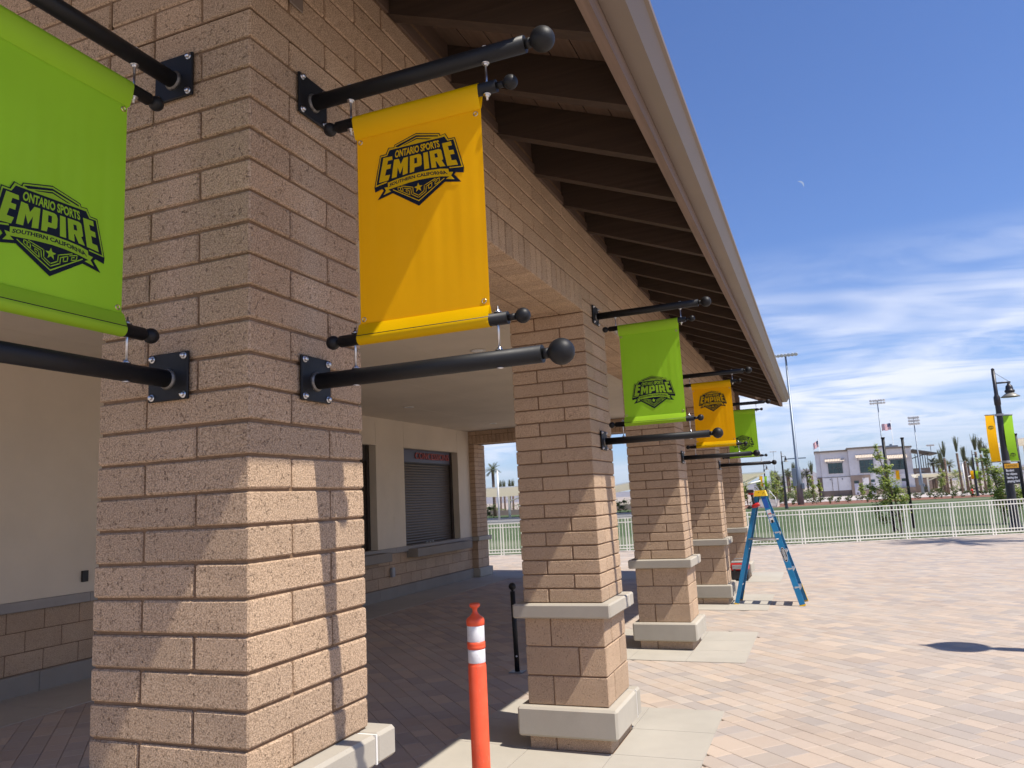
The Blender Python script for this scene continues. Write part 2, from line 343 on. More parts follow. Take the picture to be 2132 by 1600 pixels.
LOGO = {'dark0':[[(-163.6,93.5),(-139.3,201.8),(-117.5,201.9),(-106.8,222.4),(-86.7,218.6),(-83.8,227.4),(-1.9,249.7),(82.8,229.7),(85.8,221.5),(103.5,223.9),(114.4,203.4),(137.0,203.1),(164.8,95.4),(162.9,78.3),(135.7,85.0),(129.7,78.5),(153.1,49.6),(95.4,60.8),(0.5,-0.3),(-94.6,61.0),(-152.0,48.2),(-128.9,77.0),(-134.5,83.8),(-160.9,76.9)]],'field1':[[(-159.8,94.5),(-136.9,198.6),(-114.9,198.7),(-104.6,219.2),(-84.6,215.8),(-81.6,225.0),(-1.3,246.5),(80.4,227.3),(83.6,219.5),(102.0,221.3),(113.7,200.8),(135.1,200.4),(161.5,97.4),(114.5,102.7),(113.9,106.8),(62.9,119.4),(-111.6,106.3),(-114.2,102.0)]],'dark2':[[(-155.3,99.8),(-134.3,194.2),(-112.5,194.5),(-101.9,212.5),(100.3,213.3),(111.0,196.6),(131.9,196.9),(156.4,101.2),(112.7,106.7),(111.9,102.3),(111.9,86.8),(-112.3,82.1),(-115.3,106.2)],[(-80.0,218.9),(-78.7,221.7),(-1.4,241.6),(76.7,223.3),(78.9,218.7),(-0.6,235.6),(-69.4,216.1)],[(-52.1,218.2),(-1.2,232.0),(53.9,217.5),(42.1,217.2),(-0.3,227.8),(-43.9,218.3)]],'field3':[[(-126.1,189.9),(-93.2,188.9),(-92.1,176.7),(-109.2,176.7),(-112.4,162.8),(-98.3,162.4),(-100.6,147.7),(-115.6,147.8),(-121.7,127.3),(-102.8,126.7),(-109.5,108.7),(-145.6,106.8)],[(-86.0,175.4),(-68.1,174.2),(-61.6,154.9),(-50.1,173.6),(-33.7,174.1),(-37.2,118.3),(-55.4,115.1),(-53.0,146.4),(-65.3,121.5),(-73.2,146.1),(-78.1,113.9),(-97.1,112.7)],[(-26.6,174.4),(5.8,175.0),(12.7,172.0),(15.7,163.1),(15.4,138.1),(11.3,133.4),(-10.7,132.0),(-13.7,118.3),(-29.2,117.0)],[(22.1,174.7),(38.5,175.1),(42.8,117.8),(24.5,117.5)],[(45.0,175.2),(78.7,175.5),(85.4,172.5),(88.1,166.4),(93.4,138.5),(87.8,134.5),(100.3,113.1),(81.2,114.5),(68.4,136.2),(65.9,136.1),(68.6,115.4),(50.7,116.9)],[(91.1,191.6),(123.0,192.1),(126.3,178.0),(110.8,177.8),(115.4,162.9),(130.4,161.8),(134.0,146.8),(118.6,147.5),(122.8,127.4),(138.8,125.7),(144.3,108.0),(106.8,112.0)],[(-111.8,100.7),(-76.9,106.2),(-36.4,110.1),(3.6,112.2),(43.0,111.1),(81.9,107.9),(109.6,101.9),(112.0,90.4),(126.6,87.7),(119.1,77.1),(130.3,62.5),(100.6,69.2),(112.2,75.5),(84.7,81.3),(42.0,85.6),(2.7,86.7),(-37.3,84.3),(-73.7,80.6),(-111.1,76.5),(-100.5,68.4),(-129.3,61.5),(-119.3,75.0),(-125.5,86.3),(-111.8,85.7)],[(0.7,77.6),(4.7,67.2),(15.9,65.6),(7.6,60.2),(10.4,48.0),(1.5,55.0),(-8.0,48.2),(-5.3,58.8),(-15.0,65.4),(-4.0,67.2)],[(-92.6,73.9),(0.8,18.3),(93.7,74.3),(95.5,72.1),(1.1,14.6),(-93.4,71.4)],[(-63.1,77.9),(-18.2,64.7),(-17.9,67.1),(-62.7,80.3)],[(-20.6,67.7),(-20.2,46.2),(-17.7,45.8),(-18.1,67.3)],[(-20.7,46.9),(1.4,32.8),(2.5,34.7),(-19.6,48.9)],[(0.6,32.8),(22.7,45.9),(21.1,48.0),(-1.0,35.0)],[(22.1,44.9),(23.5,64.8),(21.0,65.4),(19.6,45.5)],[(21.7,62.4),(64.0,78.0),(62.7,80.3),(20.4,64.7)],[(-75.4,79.4),(-75.8,67.4),(-73.2,66.8),(-72.8,78.9)],[(-76.2,68.0),(-30.5,40.5),(-29.4,42.5),(-75.1,70.0)],[(-29.7,40.9),(-32.1,58.6),(-34.6,58.7),(-32.2,41.1)],[(-31.5,57.8),(-44.7,65.1),(-45.7,63.0),(-32.5,55.8)],[(-45.3,64.8),(-45.1,55.8),(-42.5,55.4),(-42.7,64.4)],[(-45.5,56.6),(-38.7,52.4),(-37.6,54.3),(-44.4,58.5)],[(-75.7,77.2),(-55.7,70.5),(-55.3,72.8),(-75.2,79.5)],[(-58.2,73.5),(-57.0,58.2),(-54.4,57.9),(-55.6,73.2)],[(-54.1,59.6),(-65.1,66.1),(-66.2,64.1),(-55.1,57.6)],[(-63.0,63.1),(-64.3,72.6),(-66.9,72.8),(-65.6,63.2)],[(-52.3,68.6),(-25.9,61.1),(-25.6,63.5),(-52.0,71.0)],[(-28.4,64.0),(-26.2,42.7),(-23.7,42.5),(-25.9,63.8)],[(-26.8,43.6),(1.1,25.5),(2.2,27.4),(-25.6,45.5)],[(0.3,25.6),(29.4,41.7),(27.9,43.9),(-1.3,27.7)],[(28.8,40.8),(30.2,59.4),(27.7,60.0),(26.3,41.4)],[(28.5,56.9),(51.9,68.2),(50.5,70.4),(27.1,59.1)],[(49.0,70.3),(47.3,53.6),(49.8,53.0),(51.6,69.6)],[(49.1,56.0),(35.0,50.3),(36.3,48.0),(50.4,53.8)],[(37.8,48.1),(39.5,61.1),(37.0,61.8),(35.3,48.8)],[(54.6,69.9),(79.5,77.7),(78.3,80.1),(53.5,72.2)],[(76.7,80.1),(74.5,64.5),(77.0,63.7),(79.2,79.3)],[(76.3,66.8),(58.8,60.0),(60.1,57.8),(77.6,64.5)],[(61.6,57.8),(63.3,69.0),(60.8,69.7),(59.1,58.5)],[(61.3,66.7),(70.4,69.6),(69.3,71.9),(60.2,69.0)]],'dark4':[[(-10.9,164.4),(-0.9,164.4),(-0.6,145.3),(-11.2,145.2)],[(62.6,162.8),(71.4,163.3),(75.1,148.4),(65.0,148.4)]]}
LT1 = [(-83.6, 180.5), (83.6, 181.2), (-80.4, 205.9), (79.6, 206.3)]
LT2 = [(-106.9, 85.1), (-1.0, 95.2), (107.9, 83.7), (-104.1, 96.9), (-1.6, 106.5), (100.8, 97.2)]

# ================================================================ the concession building
U = .1016; W2 = .6096
def gz(x): return max(0.0, (-.3 - x)) * .0172
building = empty('concession_building', (-.3, 7.3, 0))
tag(building, 'tan block concession building with brick pillars, open porch and dark timber eave', 'building')
_bm = {}
def block_mesh(dx, dy, dz, v, mat='split_face_block', joint=.0045):
    k = (round(dx, 4), round(dy, 4), round(dz, 4), v, mat)
    if k not in _bm:
        m = MB(); hx, hy, hz = dx / 2 - joint, dy / 2 - joint, dz / 2 - joint
        m.cbox(-hx, hx, -hy, hy, -hz, hz, .0048, j=.0012)
        me = bpy.data.meshes.new('brick'); me.from_pydata(m.v, [], m.f); me.materials.append(MAT[mat]); me.update(); _bm[k] = me
    return _bm[k]
def brick(parent, x0, x1, y0, y1, z0, z1, name='brick', mat='split_face_block', jit=.0010):
    me = block_mesh(x1 - x0, y1 - y0, z1 - z0, rnd.randrange(3), mat)
    return link(name, me, None, parent, ((x0 + x1) / 2 + rnd.uniform(-jit, jit), (y0 + y1) / 2 + rnd.uniform(-jit, jit), (z0 + z1) / 2 + rnd.uniform(-.0006, .0006)))
def ring(parent, X, Y, z0, z1, A):
    """one course of four pinwheel blocks, X = outer face, Y = near face"""
    if A: L = [(-.4064, 0, 0, .2032), (-.2032, 0, .2032, .6096), (-.6096, -.2032, .4064, .6096), (-.6096, -.4064, 0, .4064)]
    else: L = [(-.2032, 0, 0, .4064), (-.4064, 0, .4064, .6096), (-.6096, -.4064, .2032, .6096), (-.6096, -.2032, 0, .2032)]
    for a, b, c, d in L: brick(parent, X + a, X + b, Y + c, Y + d, z0, z1)
def pillar(X, Y, label, ground=0.0, split=True, top=23):
    m = MB(); e = .0135
    m.box(X - W2 + e, X - e, Y + e, Y + W2 - e, ground - .02, 1.016 + top * U - .002)
    p = m.build('pillar', 'mortar', building, (X - W2 / 2, Y + W2 / 2, 0)); p['label'] = label
    ring(p, X, Y, 0, U, True)
    for i in range(3): ring(p, X, Y, 3 * U + i * .2032, 3 * U + (i + 1) * .2032, i % 2 == 0)
    for n in range(top): ring(p, X, Y, 1.016 + n * U, 1.016 + (n + 1) * U, n % 2 == 0)
    o = .0635
    for a, b in ((Y - o, Y + .548), (Y + .553, Y + W2 + o)):
        m = MB(); m.cbox(X - W2 - o, X + o, a, b, 9 * U + .001, 10 * U - .001, .011); m.build('concrete_band', 'precast_concrete', p)
        m = MB(); m.cbox(X - W2 - o, X + o, a, b, U + .001, 3 * U - .001, .016); m.build('concrete_base', 'precast_concrete', p)
    for za_, zb_ in ((9 * U + .004, 10 * U - .0035), (U + .004, 3 * U - .0035)):
        m = MB(); m.box(X - W2 - o + .01, X + o - .0025, Y + .546, Y + .555, za_, zb_); m.build('joint_sealant', 'trim_white', p)
    return p
S = 3.6576
PL = ['nearest corner pillar', 'second pillar along the porch', 'middle pillar of the porch', 'fourth pillar, beside the blue ladder', 'farthest pillar of the porch']
pillars = [pillar(0, i * S, PL[i]) for i in range(5)]
pier = pillar(-5.95, 4 * S, 'shaded pier at the back wall end', .09, top=21)

# beam over the porch openings
zb, zs, zt = 1.016 + 21 * U, 1.016 + 23 * U, 1.016 + 28 * U
m = MB(); e = .010
m.box(-W2 + e, -e, -.0 + e, 4 * S + W2 - e, zs + .001, zt + .10)
for i in range(4): m.box(-W2 + e, -e, i * S + W2 - .002, (i + 1) * S + .002, zb + e, zs + .003)
beam = m.build('porch_beam', 'mortar', building, (-.3, 7.6, zb))
for n in range(5):                                        # running bond above the soldiers, outer face
    z0 = zs + n * U; y = -.2032 if n % 2 else 0.0
    while y < 4 * S + W2 - .01:
        a, b = max(y, 0), min(y + .4064, 4 * S + W2)
        if b - a > .05: brick(beam, -.2032, 0, a, b, z0, z0 + U)
        y += .4064
def soldiers(parent, i, cols, name, stuff=None):
    for k in range(30):
        a = i * S + W2 + k * U
        for (x0, x1) in cols:
            if stuff is None: brick(parent, x0, x1, a, a + U, zb, zs, name)
            else: stuff.cbox(x0 + .0045, x1 - .0045, a + .0045, a + U - .0045, zb + .0045, zs - .0045, .0042)
for i in range(4): soldiers(beam, i, [(-.2032, 0)], 'soldier_brick')
for i in range(2): soldiers(beam, i, [(-.4064, -.2032), (-.6096, -.4064)], 'soffit_brick')
m = MB()
for i in (2, 3): soldiers(beam, i, [(-.4064, -.2032), (-.6096, -.4064)], '', m)
m.build('far_soffit_bricks', 'split_face_block', beam, kind='stuff')
# end beams along x: near (y 0..0.61) and far (y 14.63..15.24)
for (y0, nm, x_in) in ((0, 'near_end_beam', -6.1), (4 * S, 'far_end_beam', -5.95)):
    m = MB(); x_in = x_in if y0 == 0 else -6.35; m.box(x_in, -W2 - .001, y0 + e, y0 + W2 - e, zb + e, zt + .1)
    b = m.build(nm, 'mortar', building, (-3.3, y0 + .3, zb))
    yy = (y0, y0 + .2032) if y0 == 0 else (y0, y0 + .2032)
    x = -W2
    while x - U > x_in + .001: brick(b, x - U, x, yy[0], yy[1], zb, zs, 'soldier_brick'); x -= U
    for n in range(5 if y0 == 0 else 1):
        x = -.2032 if (y0 == 0 and n % 2 == 0) else -W2 if y0 else -.2032
        if y0 == 0 and n % 2 == 0: brick(b, -.4064, -.2032, yy[0], yy[1], zs + n * U, zs + (n + 1) * U); x = -.4064
        while x > x_in + .05: a_ = max(x - .4064, x_in); brick(b, a_, x, yy[0], yy[1], zs + n * U, zs + (n + 1) * U); x -= .4064

# porch ceiling in plaster panels
cz = 1.016 + 24 * U
m = MB(); m.box(-6.2, -W2 + .02, W2 - .02, 4 * S + .02, cz + .006, cz + .12); ceil = m.build('porch_ceiling', 'ceiling_plaster', building, (-3.3, 7.6, cz))
xs = [-6.096, -4.877, -3.658, -2.438, -1.219, -.6096]; ys = [W2, 3.75, 7.51, 11.26, 4 * S]
for a, b in zip(xs, xs[1:]):
    for c, d in zip(ys, ys[1:]):
        m = MB(); m.box(a + .0022, b - .0022, c + .0022, d - .0022, cz, cz + .0065); m.build('ceiling_panel', 'ceiling_plaster', ceil)
for (x, y) in ((-4.88, 9.66), (-4.88, 13.32), (-4.88, 6.0), (-1.88, 5.92)):
    m = MB(); m.mat('trim_white').lathe([(.055, 0), (.085, -.002), (.088, -.008), (.07, -.010), (.055, -.006), (.05, .02)], (x, y, cz), 24)
    m.mat('glass_lens').lathe([(.052, -.0045), (.03, -.007), (.0001, -.008)], (x, y, cz), 20); m.build('recessed_light', None, ceil, (x, y, cz))

# ---- back wall with serving windows
xw = -6.096
m = MB(); m.mat('cream_stucco')
wy = [(8.10, 10.54), (11.58, 14.02)]; zw0, zw1 = 1.016, 2.946
ya, yb = -4.0, 4 * S + .05
def wallbox(y0, y1, z0, z1, x1=xw): m.box(-6.50, x1, y0, y1, z0, z1)
edges = [ya] + [v for p in wy for v in p] + [yb]
for k in range(0, len(edges), 2): wallbox(edges[k], edges[k + 1], 1.016, cz + .004)
bw = m.build('back_wall', None, building, (xw, 6, 0))
for (y0, y1) in wy:
    m = MB(); m.box(-6.50, xw - .001, y0 + .006, y1 - .006, zw1, cz + .004); m.build('wall_panel', 'cream_stucco', bw)
    m = MB(); m.box(-6.49, xw - .008, y0 - .003, y1 + .003, zw1 + .02, cz); m.build('panel_joint', 'cap_brown', bw)
    m = MB(); m.box(xw - .03, xw + .012, y0 - .01, y1 + .03, zw1 - .012, zw1 - .001); m.build('lintel_trim', 'cream_stucco', bw)
m = MB(); m.box(-6.50, xw - .010, ya, yb, -.05, .914); m.build('wall_core', 'mortar', bw)
for r_ in range(3):
    y = 1.6 + (0 if r_ % 2 == 0 else .2032) - .0064 * 0
    while y < yb:
        a, b = y, min(y + .4064, yb)
        if b - a > .05 and b > 2.6: brick(bw, xw - .2, xw, a, b, 3 * U + r_ * .2032, 3 * U + (r_ + 1) * .2032, 'wall_block')
        y += .4064
y = 1.9
while y < yb - .05:                                       # cap and base in lengths
    b = min(y + 1.32, yb); m = MB(); m.cbox(xw - .2, xw + .038, y + .002, b - .002, 9 * U, 10 * U - .001, .006); m.build('wall_cap', 'wall_cap_concrete', bw); y += 1.32
y = 1.353
while y < yb - .05:
    b = min(y + 1.31, yb); m = MB(); m.cbox(xw - .2, xw + .045, y + .002, b - .002, .0, 3 * U - .002, .006); m.build('wall_base', 'wall_base_concrete', bw); y += 1.31
for wi, (y0, y1) in enumerate(wy):
    win = empty('serving_window', (xw - .2, (y0 + y1) / 2, zw0), building)
    win['label'] = 'serving window behind the nearest pillar' if wi == 0 else 'serving window with the red CONCESSIONS lettering'
    m = MB(); xf_ = xw - .20
    m.box(xf_ - .09, xf_, y0, y1, zw0 - .06, zw1); m.build('window_backing', 'frame_bronze', win)
    m = MB(); m.box(xf_, xf_ + .055, y1 - .085, y1 - .002, .965, zw1 - .002); m.box(xf_, xf_ + .055, y0 + .002, y0 + .085, .965, zw1 - .002); m.box(xf_, xf_ + .045, y0 + .09, y1 - .09, 2.655, 2.68); m.build('shutter_track', 'frame_bronze', win)
    m = MB(); m.box(xf_, xf_ + .04, y0 + .005, y1 - .005, 2.682, zw1 - .004); m.build('header_panel', 'sign_panel' if wi else 'frame_bronze', win)
    nsl = 31; hs = (2.652 - .965) / nsl
    mesh = None
    for k in range(nsl):
        z0 = .965 + k * hs
        if mesh is None:
            m = MB(); ya_, yb_ = y0 + .088, y1 - .088; hh = hs - .003
            prof = [(0, 0), (.012, hh * .12), (.017, hh * .5), (.012, hh * .88), (0, hh)]
            for (p, q) in zip(prof, prof[1:]): m.poly([(xf_ + p[0], ya_, p[1]), (xf_ + p[0], yb_, p[1]), (xf_ + q[0], yb_, q[1]), (xf_ + q[0], ya_, q[1])])
            m.poly([(xf_, yb_, 0), (xf_, ya_, 0), (xf_, ya_, hh), (xf_, yb_, hh)])
            o = m.build('shutter_slat', 'shutter_metal', win, (xf_, (y0 + y1) / 2, 0)); mesh = o.data; o.location.z = z0
        else: link('shutter_slat', mesh, None, win, (xf_, (y0 + y1) / 2, z0))
    m = MB(); m.cbox(-6.3, -5.85, y0 + .02, y1 + .09, .80, .960, .008); m.build('counter_sill', 'wall_base_concrete', win)
    m = MB(); m.box(xf_ + .02, xf_ + .04, y0 + 1.15, y0 + 1.21, .99, 1.03); m.box(xf_ + .02, xf_ + .036, y0 + 1.30, y0 + 1.34, 1.0, 1.03); m.box(xf_ + .02, xf_ + .036, y0 + 1.43, y0 + 1.46, 1.0, 1.04); m.build('shutter_lock', 'label_white', win)
    if wi:
        vv, ff, ar = text_verts('CONCESSIONS', .02)
        m = MB(); ta, tb, za, zb_ = 12.30, 13.86, 2.745, 2.885; b0 = 0
        for dx in (.048, .062): m.v += [(xf_ + dx, ta + u * (tb - ta), za + v * (zb_ - za)) for u, v in vv]
        nv = len(vv); cnt = {}
        for f in ff:
            m.face(list(f)); m.face([i + nv for i in f])
            for i in range(len(f)):
                ed = (f[i], f[(i + 1) % len(f)]); cnt[ed] = 1
        for (a, b) in cnt:
            if (b, a) not in cnt: m.face([a, b, b + nv, a + nv])
        m.build('raised_lettering', 'sign_red', win)
m = MB(); m.cbox(xw, xw + .035, 4.44, 4.51, 1.13, 1.25, .004); m.mat(''), m.mats.clear(); m.mi = [0] * len(m.f); m.build('card_reader', 'label_black', bw)
m = MB(); m.cbox(xw, xw + .06, 10.94, 11.04, .49, .66, .008); m.build('outlet_cover', 'grey_plastic', bw)
m = MB(); m.cbox(xw, xw + .006, 11.13, 11.26, 1.40, 1.60, .002); m.build('access_plate', 'cream_stucco', bw)
# the closed volume of the building behind and over the porch, with its roof
m = MB(); m.box(-11.5, -6.51, -4.0, 4 * S + W2, -.05, 3.86); m.build('rear_block', 'cream_stucco', building)

# ---- roof: rafters, boards, fascia, gutter
sl = .392; zr0 = 3.862
Y0, Y1 = -1.25, 15.70
roof = empty('roof', (0, 7.3, zr0), building)
def slab_on_slope(m, x0, x1, y0, y1, off0, off1):
    P = lambda x, o: zr0 - sl * x + o
    b = [(x0, y0, P(x0, off0)), (x1, y0, P(x1, off0)), (x1, y1, P(x1, off0)), (x0, y1, P(x0, off0)), (x0, y0, P(x0, off1)), (x1, y0, P(x1, off1)), (x1, y1, P(x1, off1)), (x0, y1, P(x0, off1))]
    k = len(m.v); m.v += b
    for q in ((0, 3, 2, 1), (4, 5, 6, 7), (0, 1, 5, 4), (1, 2, 6, 5), (2, 3, 7, 6), (3, 0, 4, 7)): m.face([k + i for i in q])
mesh = None; y = .866 + .035 - .6096 * 3
while y < 15.5:
    if mesh is None:
        m = MB(); slab_on_slope(m, -.5, .884, -.036, .036, 0, .205); o = m.build('rafter', 'rafter_wood', roof, (0, 0, 0)); mesh = o.data; o.location.y = y
    else: link('rafter', mesh, None, roof, (0, y, 0))
    y += .6096
x = -.44; k = 0
while x < .885:
    a, b = x, min(x + .139, .885); m = MB(); slab_on_slope(m, a + .0025, b - .0025, Y0 + .04, Y1 - .04, .207, .226); m.build('decking_board', 'decking_wood', roof); x += .139
m = MB(); slab_on_slope(m, -3.6, .955, Y0, Y1, .228, .262); m.build('roof_covering', 'roof_tile', roof)
m = MB(); m.v += []; P = [(-3.6, zr0 + sl * 3.6 + .228), (-3.6, zr0 + sl * 3.6 + .262), (-12.2, 3.6), (-12.2, 3.56)]
b = len(m.v); m.v += [(x, Y0, z) for x, z in P] + [(x, Y1, z) for x, z in P]
for q in ((0, 1, 2, 3), (7, 6, 5, 4), (0, 4, 5, 1), (1, 5, 6, 2), (2, 6, 7, 3), (3, 7, 4, 0)): m.face(list(q))
m.build('rear_roof_slope', 'roof_tile', roof)
m = MB()                                                  # gable walls under the roof
for yg in (.02, 4 * S + W2 - .22):
    m.poly([(-.02, yg, 3.9), (-.02, yg, 4.05), (-3.6, yg, 5.45), (-7, yg, 4.6), (-7, yg, 3.9)]); m.poly([(-.02, yg + .2, 3.9), (-.02, yg + .2, 4.05), (-3.6, yg + .2, 5.45), (-7, yg + .2, 4.6), (-7, yg + .2, 3.9)])
m.build('gable_wall', 'cream_stucco', roof)
mesh = None; y = .866 + .035 - .6096 * 3; k = 0
while y < 15.0:                                           # blocking boards between the rafters
    m = MB(); m.box(-.035, .004, y + .037, y + .6096 - .037, zt + .006, zt + .062); m.box(-.045, -.012, y + .037, y + .6096 - .037, zt + .064, zt + .22)
    m.build('blocking', 'blocking_wood', roof, (0, y, zt)); y += .6096
m = MB(); m.box(.885, .930, Y0, Y1, 3.51, 3.755); m.build('fascia_board', 'fascia_wood', roof)
prof = [(.932, 3.742), (.932, 3.598), (1.026, 3.598), (1.072, 3.673), (1.088, 3.676), (1.090, 3.695), (1.080, 3.696), (1.066, 3.682), (1.020, 3.603), (.937, 3.603), (.937, 3.742)]
m = MB()
yy = [Y0 - .02, 5.6, 11.2, Y1]
for a, b in zip(yy, yy[1:]):
    for p, q in zip(prof, prof[1:] + prof[:1]): m.poly([(p[0], a + .0015, p[1]), (p[0], b - .0015, p[1]), (q[0], b - .0015, q[1]), (q[0], a + .0015, q[1])])
for yc in (Y0 - .02, Y1): m.poly([(p[0], yc, p[1]) for p in prof[:6]])
m.build('gutter', 'gutter_paint', roof)
for yb_ in (Y0, Y1 - .038):                                # barge boards at both gable ends, with lookouts
    m = MB(); slab_on_slope(m, -3.6, .884, yb_, yb_ + .038, -.005, .225); m.build('barge_board', 'fascia_wood', roof)
for xk in (.45, -.15, -.75, -1.35):
    m = MB(); m.box(xk - .045, xk + .045, 4 * S + W2 - .05, Y1 - .04, zr0 - sl * xk + .03, zr0 - sl * xk + .2); m.build('lookout', 'fascia_wood', roof)
m = MB(); m.box(-.02, .07, 15.26, 15.60, 3.15, 3.24); m.box(-.02, .07, 15.25, 15.34, 3.15, 3.85); m.tube((.025, 15.34, 3.26), (.025, 15.62, 3.78), .035); m.build('gable_bracket', 'fascia_wood', roof)
m = MB(); m.cbox(.05, .22, 15.30, 15.42, 3.36, 3.47, .01); m.tube((.10, 15.36, 3.36), (.14, 15.22, 3.30), .03, .05); m.tube((.18, 15.36, 3.36), (.26, 15.26, 3.31), .03, .05); m.build('floodlight', 'trim_white', roof)
m = MB(); m.cbox(.002, .008, .190, .262, 3.485, 3.80, .002); m.build('steel_plate', 'gutter_paint', beam)

# ================================================================ paving
base = MB(); base.mat('joint_sand')
fence_line = [(-40, 19.5), (-24, 20.6), (-14, 21.9), (-8.9, 22.8), (-4.5, 23.55), (-.8, 24.1), (.84, 24.44), (2.4, 24.99), (3.88, 25.60), (5.23, 26.05), (6.37, 26.48), (8.2, 27.2), (11, 28.5), (15, 31), (20, 35), (30, 45)]
pts = fence_line + [(45, 45), (45, -30), (-40, -30)]
# plaza bed in two sheets, level in front and rising gently under the porch
base.poly([(x, y, -.012) for x, y in [(-.3, 24.2)] + fence_line[5:] + [(45, 45), (45, -30), (-.3, -30)]])
fl = [p for p in fence_line[:5]] + [(-.3, 24.2)]
base.poly([(x, y, gz(x) * (1 if y < 20 else .0) - .012) for x, y in [(-.3, -30), (-6.2, -30), (-6.2, 18), (-.3, 18)]][::-1])
base.poly([(x, y, -.012) for x, y in [(-.3, 18), (-6.2, 18.001)] + [(-40, 18)] + fence_line[:5] + [(-.3, 24.2)]][::-1])
base.poly([(-6.2, 18, gz(-6.2) - .012), (-.3, 18, -.012), (-6.2, 20.0, -.012)])
paving = base.build('plaza_paving', None); paving['kind'] = 'structure'
SL = []
for i in range(5): SL.append((-1.22, .614, i * S - .6096, i * S + 1.2192))
STRIP = [(-6.06, -5.14, -2, 14.35), (-6.06, -1.25, 14.35, 15.6)]
def in_rect(p, rects, mg=0): return any(a + mg < p[0] < b - mg and c + mg < p[1] < d - mg for a, b, c, d in rects)
TONES = [(.50, .40, .33), (.54, .43, .36), (.47, .385, .33), (.425, .355, .325), (.56, .42, .33), (.585, .435, .33), (.40, .345, .33), (.52, .44, .38), (.49, .37, .30), (.62, .46, .34)]
ux, uy = 1 / math.sqrt(2), -1 / math.sqrt(2); vx, vy = 1 / math.sqrt(2), 1 / math.sqrt(2)
def fence_y(x):
    for (a, b), (c, d) in zip(fence_line, fence_line[1:]):
        if a <= x <= c: return b + (d - b) * (x - a) / (c - a)
    return 99
C0 = Vector((1.52095, -1.77571, 1.75542))
def pix(p):
    d = Vector(p) - C0; z = d.dot(cf)
    if z < .2: return None
    return (1066 + 1593 * d.dot(cr) / z, 800 - 1593 * d.dot(cu) / z, z)
pav = []; v = -12.0
prnd = random.Random(11)
while v < 30:
    wv = prnd.choice([.149, .149, .149, .224]); u = -30 + prnd.random() * .3
    while u < 16:
        lu = prnd.choice([.149, .224, .224, .298] if wv < .2 else [.149, .224, .298]); uc, vc = u + lu / 2, v + wv / 2; u += lu
        cx, cy = uc * ux + vc * vx, uc * uy + vc * vy
        if cy < -3.2 or cx > 13 or cx < -16 or cy > fence_y(cx) - .36: continue
        if cx < -6.2 and cy < 15.6: continue
        q = pix((cx, cy, 0))
        if (q is None or q[0] < -260 or q[0] > 3600 or q[1] > 3800) and not (-.5 < cx < 7 and cy < 4): continue
        if in_rect((cx, cy), SL + STRIP, .10): continue
        pav.append((q or (-9, 9999, 1), uc, vc, lu, wv, cx, cy))
    v += wv
def paver_shape(m, uc, vc, lu, wv, tone):
    h = .0016; c = .004; zt_ = prnd.uniform(-.0007, .0007)
    U0, U1, V0, V1 = uc - lu / 2 + h, uc + lu / 2 - h, vc - wv / 2 + h, vc + wv / 2 - h
    top = []; low = []
    for (a, b, sa, sb) in ((U0, V0, 1, 1), (U1, V0, -1, 1), (U1, V1, -1, -1), (U0, V1, 1, -1)):
        for L, k, z in ((top, c, 0), (low, 0, -.0028)):
            uu, vv_ = a + sa * k, b + sb * k; x, y_ = uu * ux + vv_ * vx, uu * uy + vv_ * vy
            L.append((x, y_, (gz(x) if y_ < 18 else 0) + zt_ + z))
    bot = [(x, y_, z - .012) for x, y_, z in low]
    b0 = len(m.v); m.v += top + low + bot
    m.face([b0, b0 + 1, b0 + 2, b0 + 3], tone)
    for i in range(4):
        j = (i + 1) % 4; m.face([b0 + i, b0 + 4 + i, b0 + 4 + j, b0 + j], tone); m.face([b0 + 4 + i, b0 + 8 + i, b0 + 8 + j, b0 + 4 + j], tone)
def size_px(q): 
    return q[0][2] if 0 < q[0][0] < 2132 and q[0][1] < 1640 else 100 + q[0][2]
pav.sort(key=size_px)
rest = MB(); rest.mat('concrete_paver')
for k, (q, uc, vc, lu, wv, cx, cy) in enumerate(pav):
    t = prnd.choice(TONES); f = prnd.uniform(.93, 1.06); g_ = sum(t) / 3; t = tuple((x * .55 + (.65 * .42 + .35 * g_) * k_ * .50) * f * .83 for x, k_ in zip(t, (1.14, 1.0, .835)))
    if k < 300:
        m = MB(); m.mat('concrete_paver'); paver_shape(m, uc, vc, lu, wv, t); m.build('paver', None, paving, (cx, cy, 0))
    else: paver_shape(rest, uc, vc, lu, wv, t)
rest.build('far_pavers', None, paving, kind='stuff')
for (a, b, c, d) in SL:                                     # concrete pads under the pillars, eight panels each
    X_ = [a, -.6096, 0, b]; Y_ = [c, c + .6096, c + 1.2192, d]
    for i in range(3):
        for j in range(3):
            if i == 1 and j == 1: continue
            m = MB(); x0, x1, y0, y1 = X_[i] + .002, X_[i + 1] - .002, Y_[j] + .002, Y_[j + 1] - .002
            zA, zB = gz(x0) + .005, gz(x1) + .005
            b0 = len(m.v); m.v += [(x0, y0, zA - .03), (x1, y0, zB - .03), (x1, y1, zB - .03), (x0, y1, zA - .03), (x0, y0, zA), (x1, y0, zB), (x1, y1, zB), (x0, y1, zA)]
            for q in ((0, 3, 2, 1), (4, 5, 6, 7), (0, 1, 5, 4), (1, 2, 6, 5), (2, 3, 7, 6), (3, 0, 4, 7)): m.face([b0 + t for t in q])
            m.build('concrete_pad', 'slab_concrete', paving)
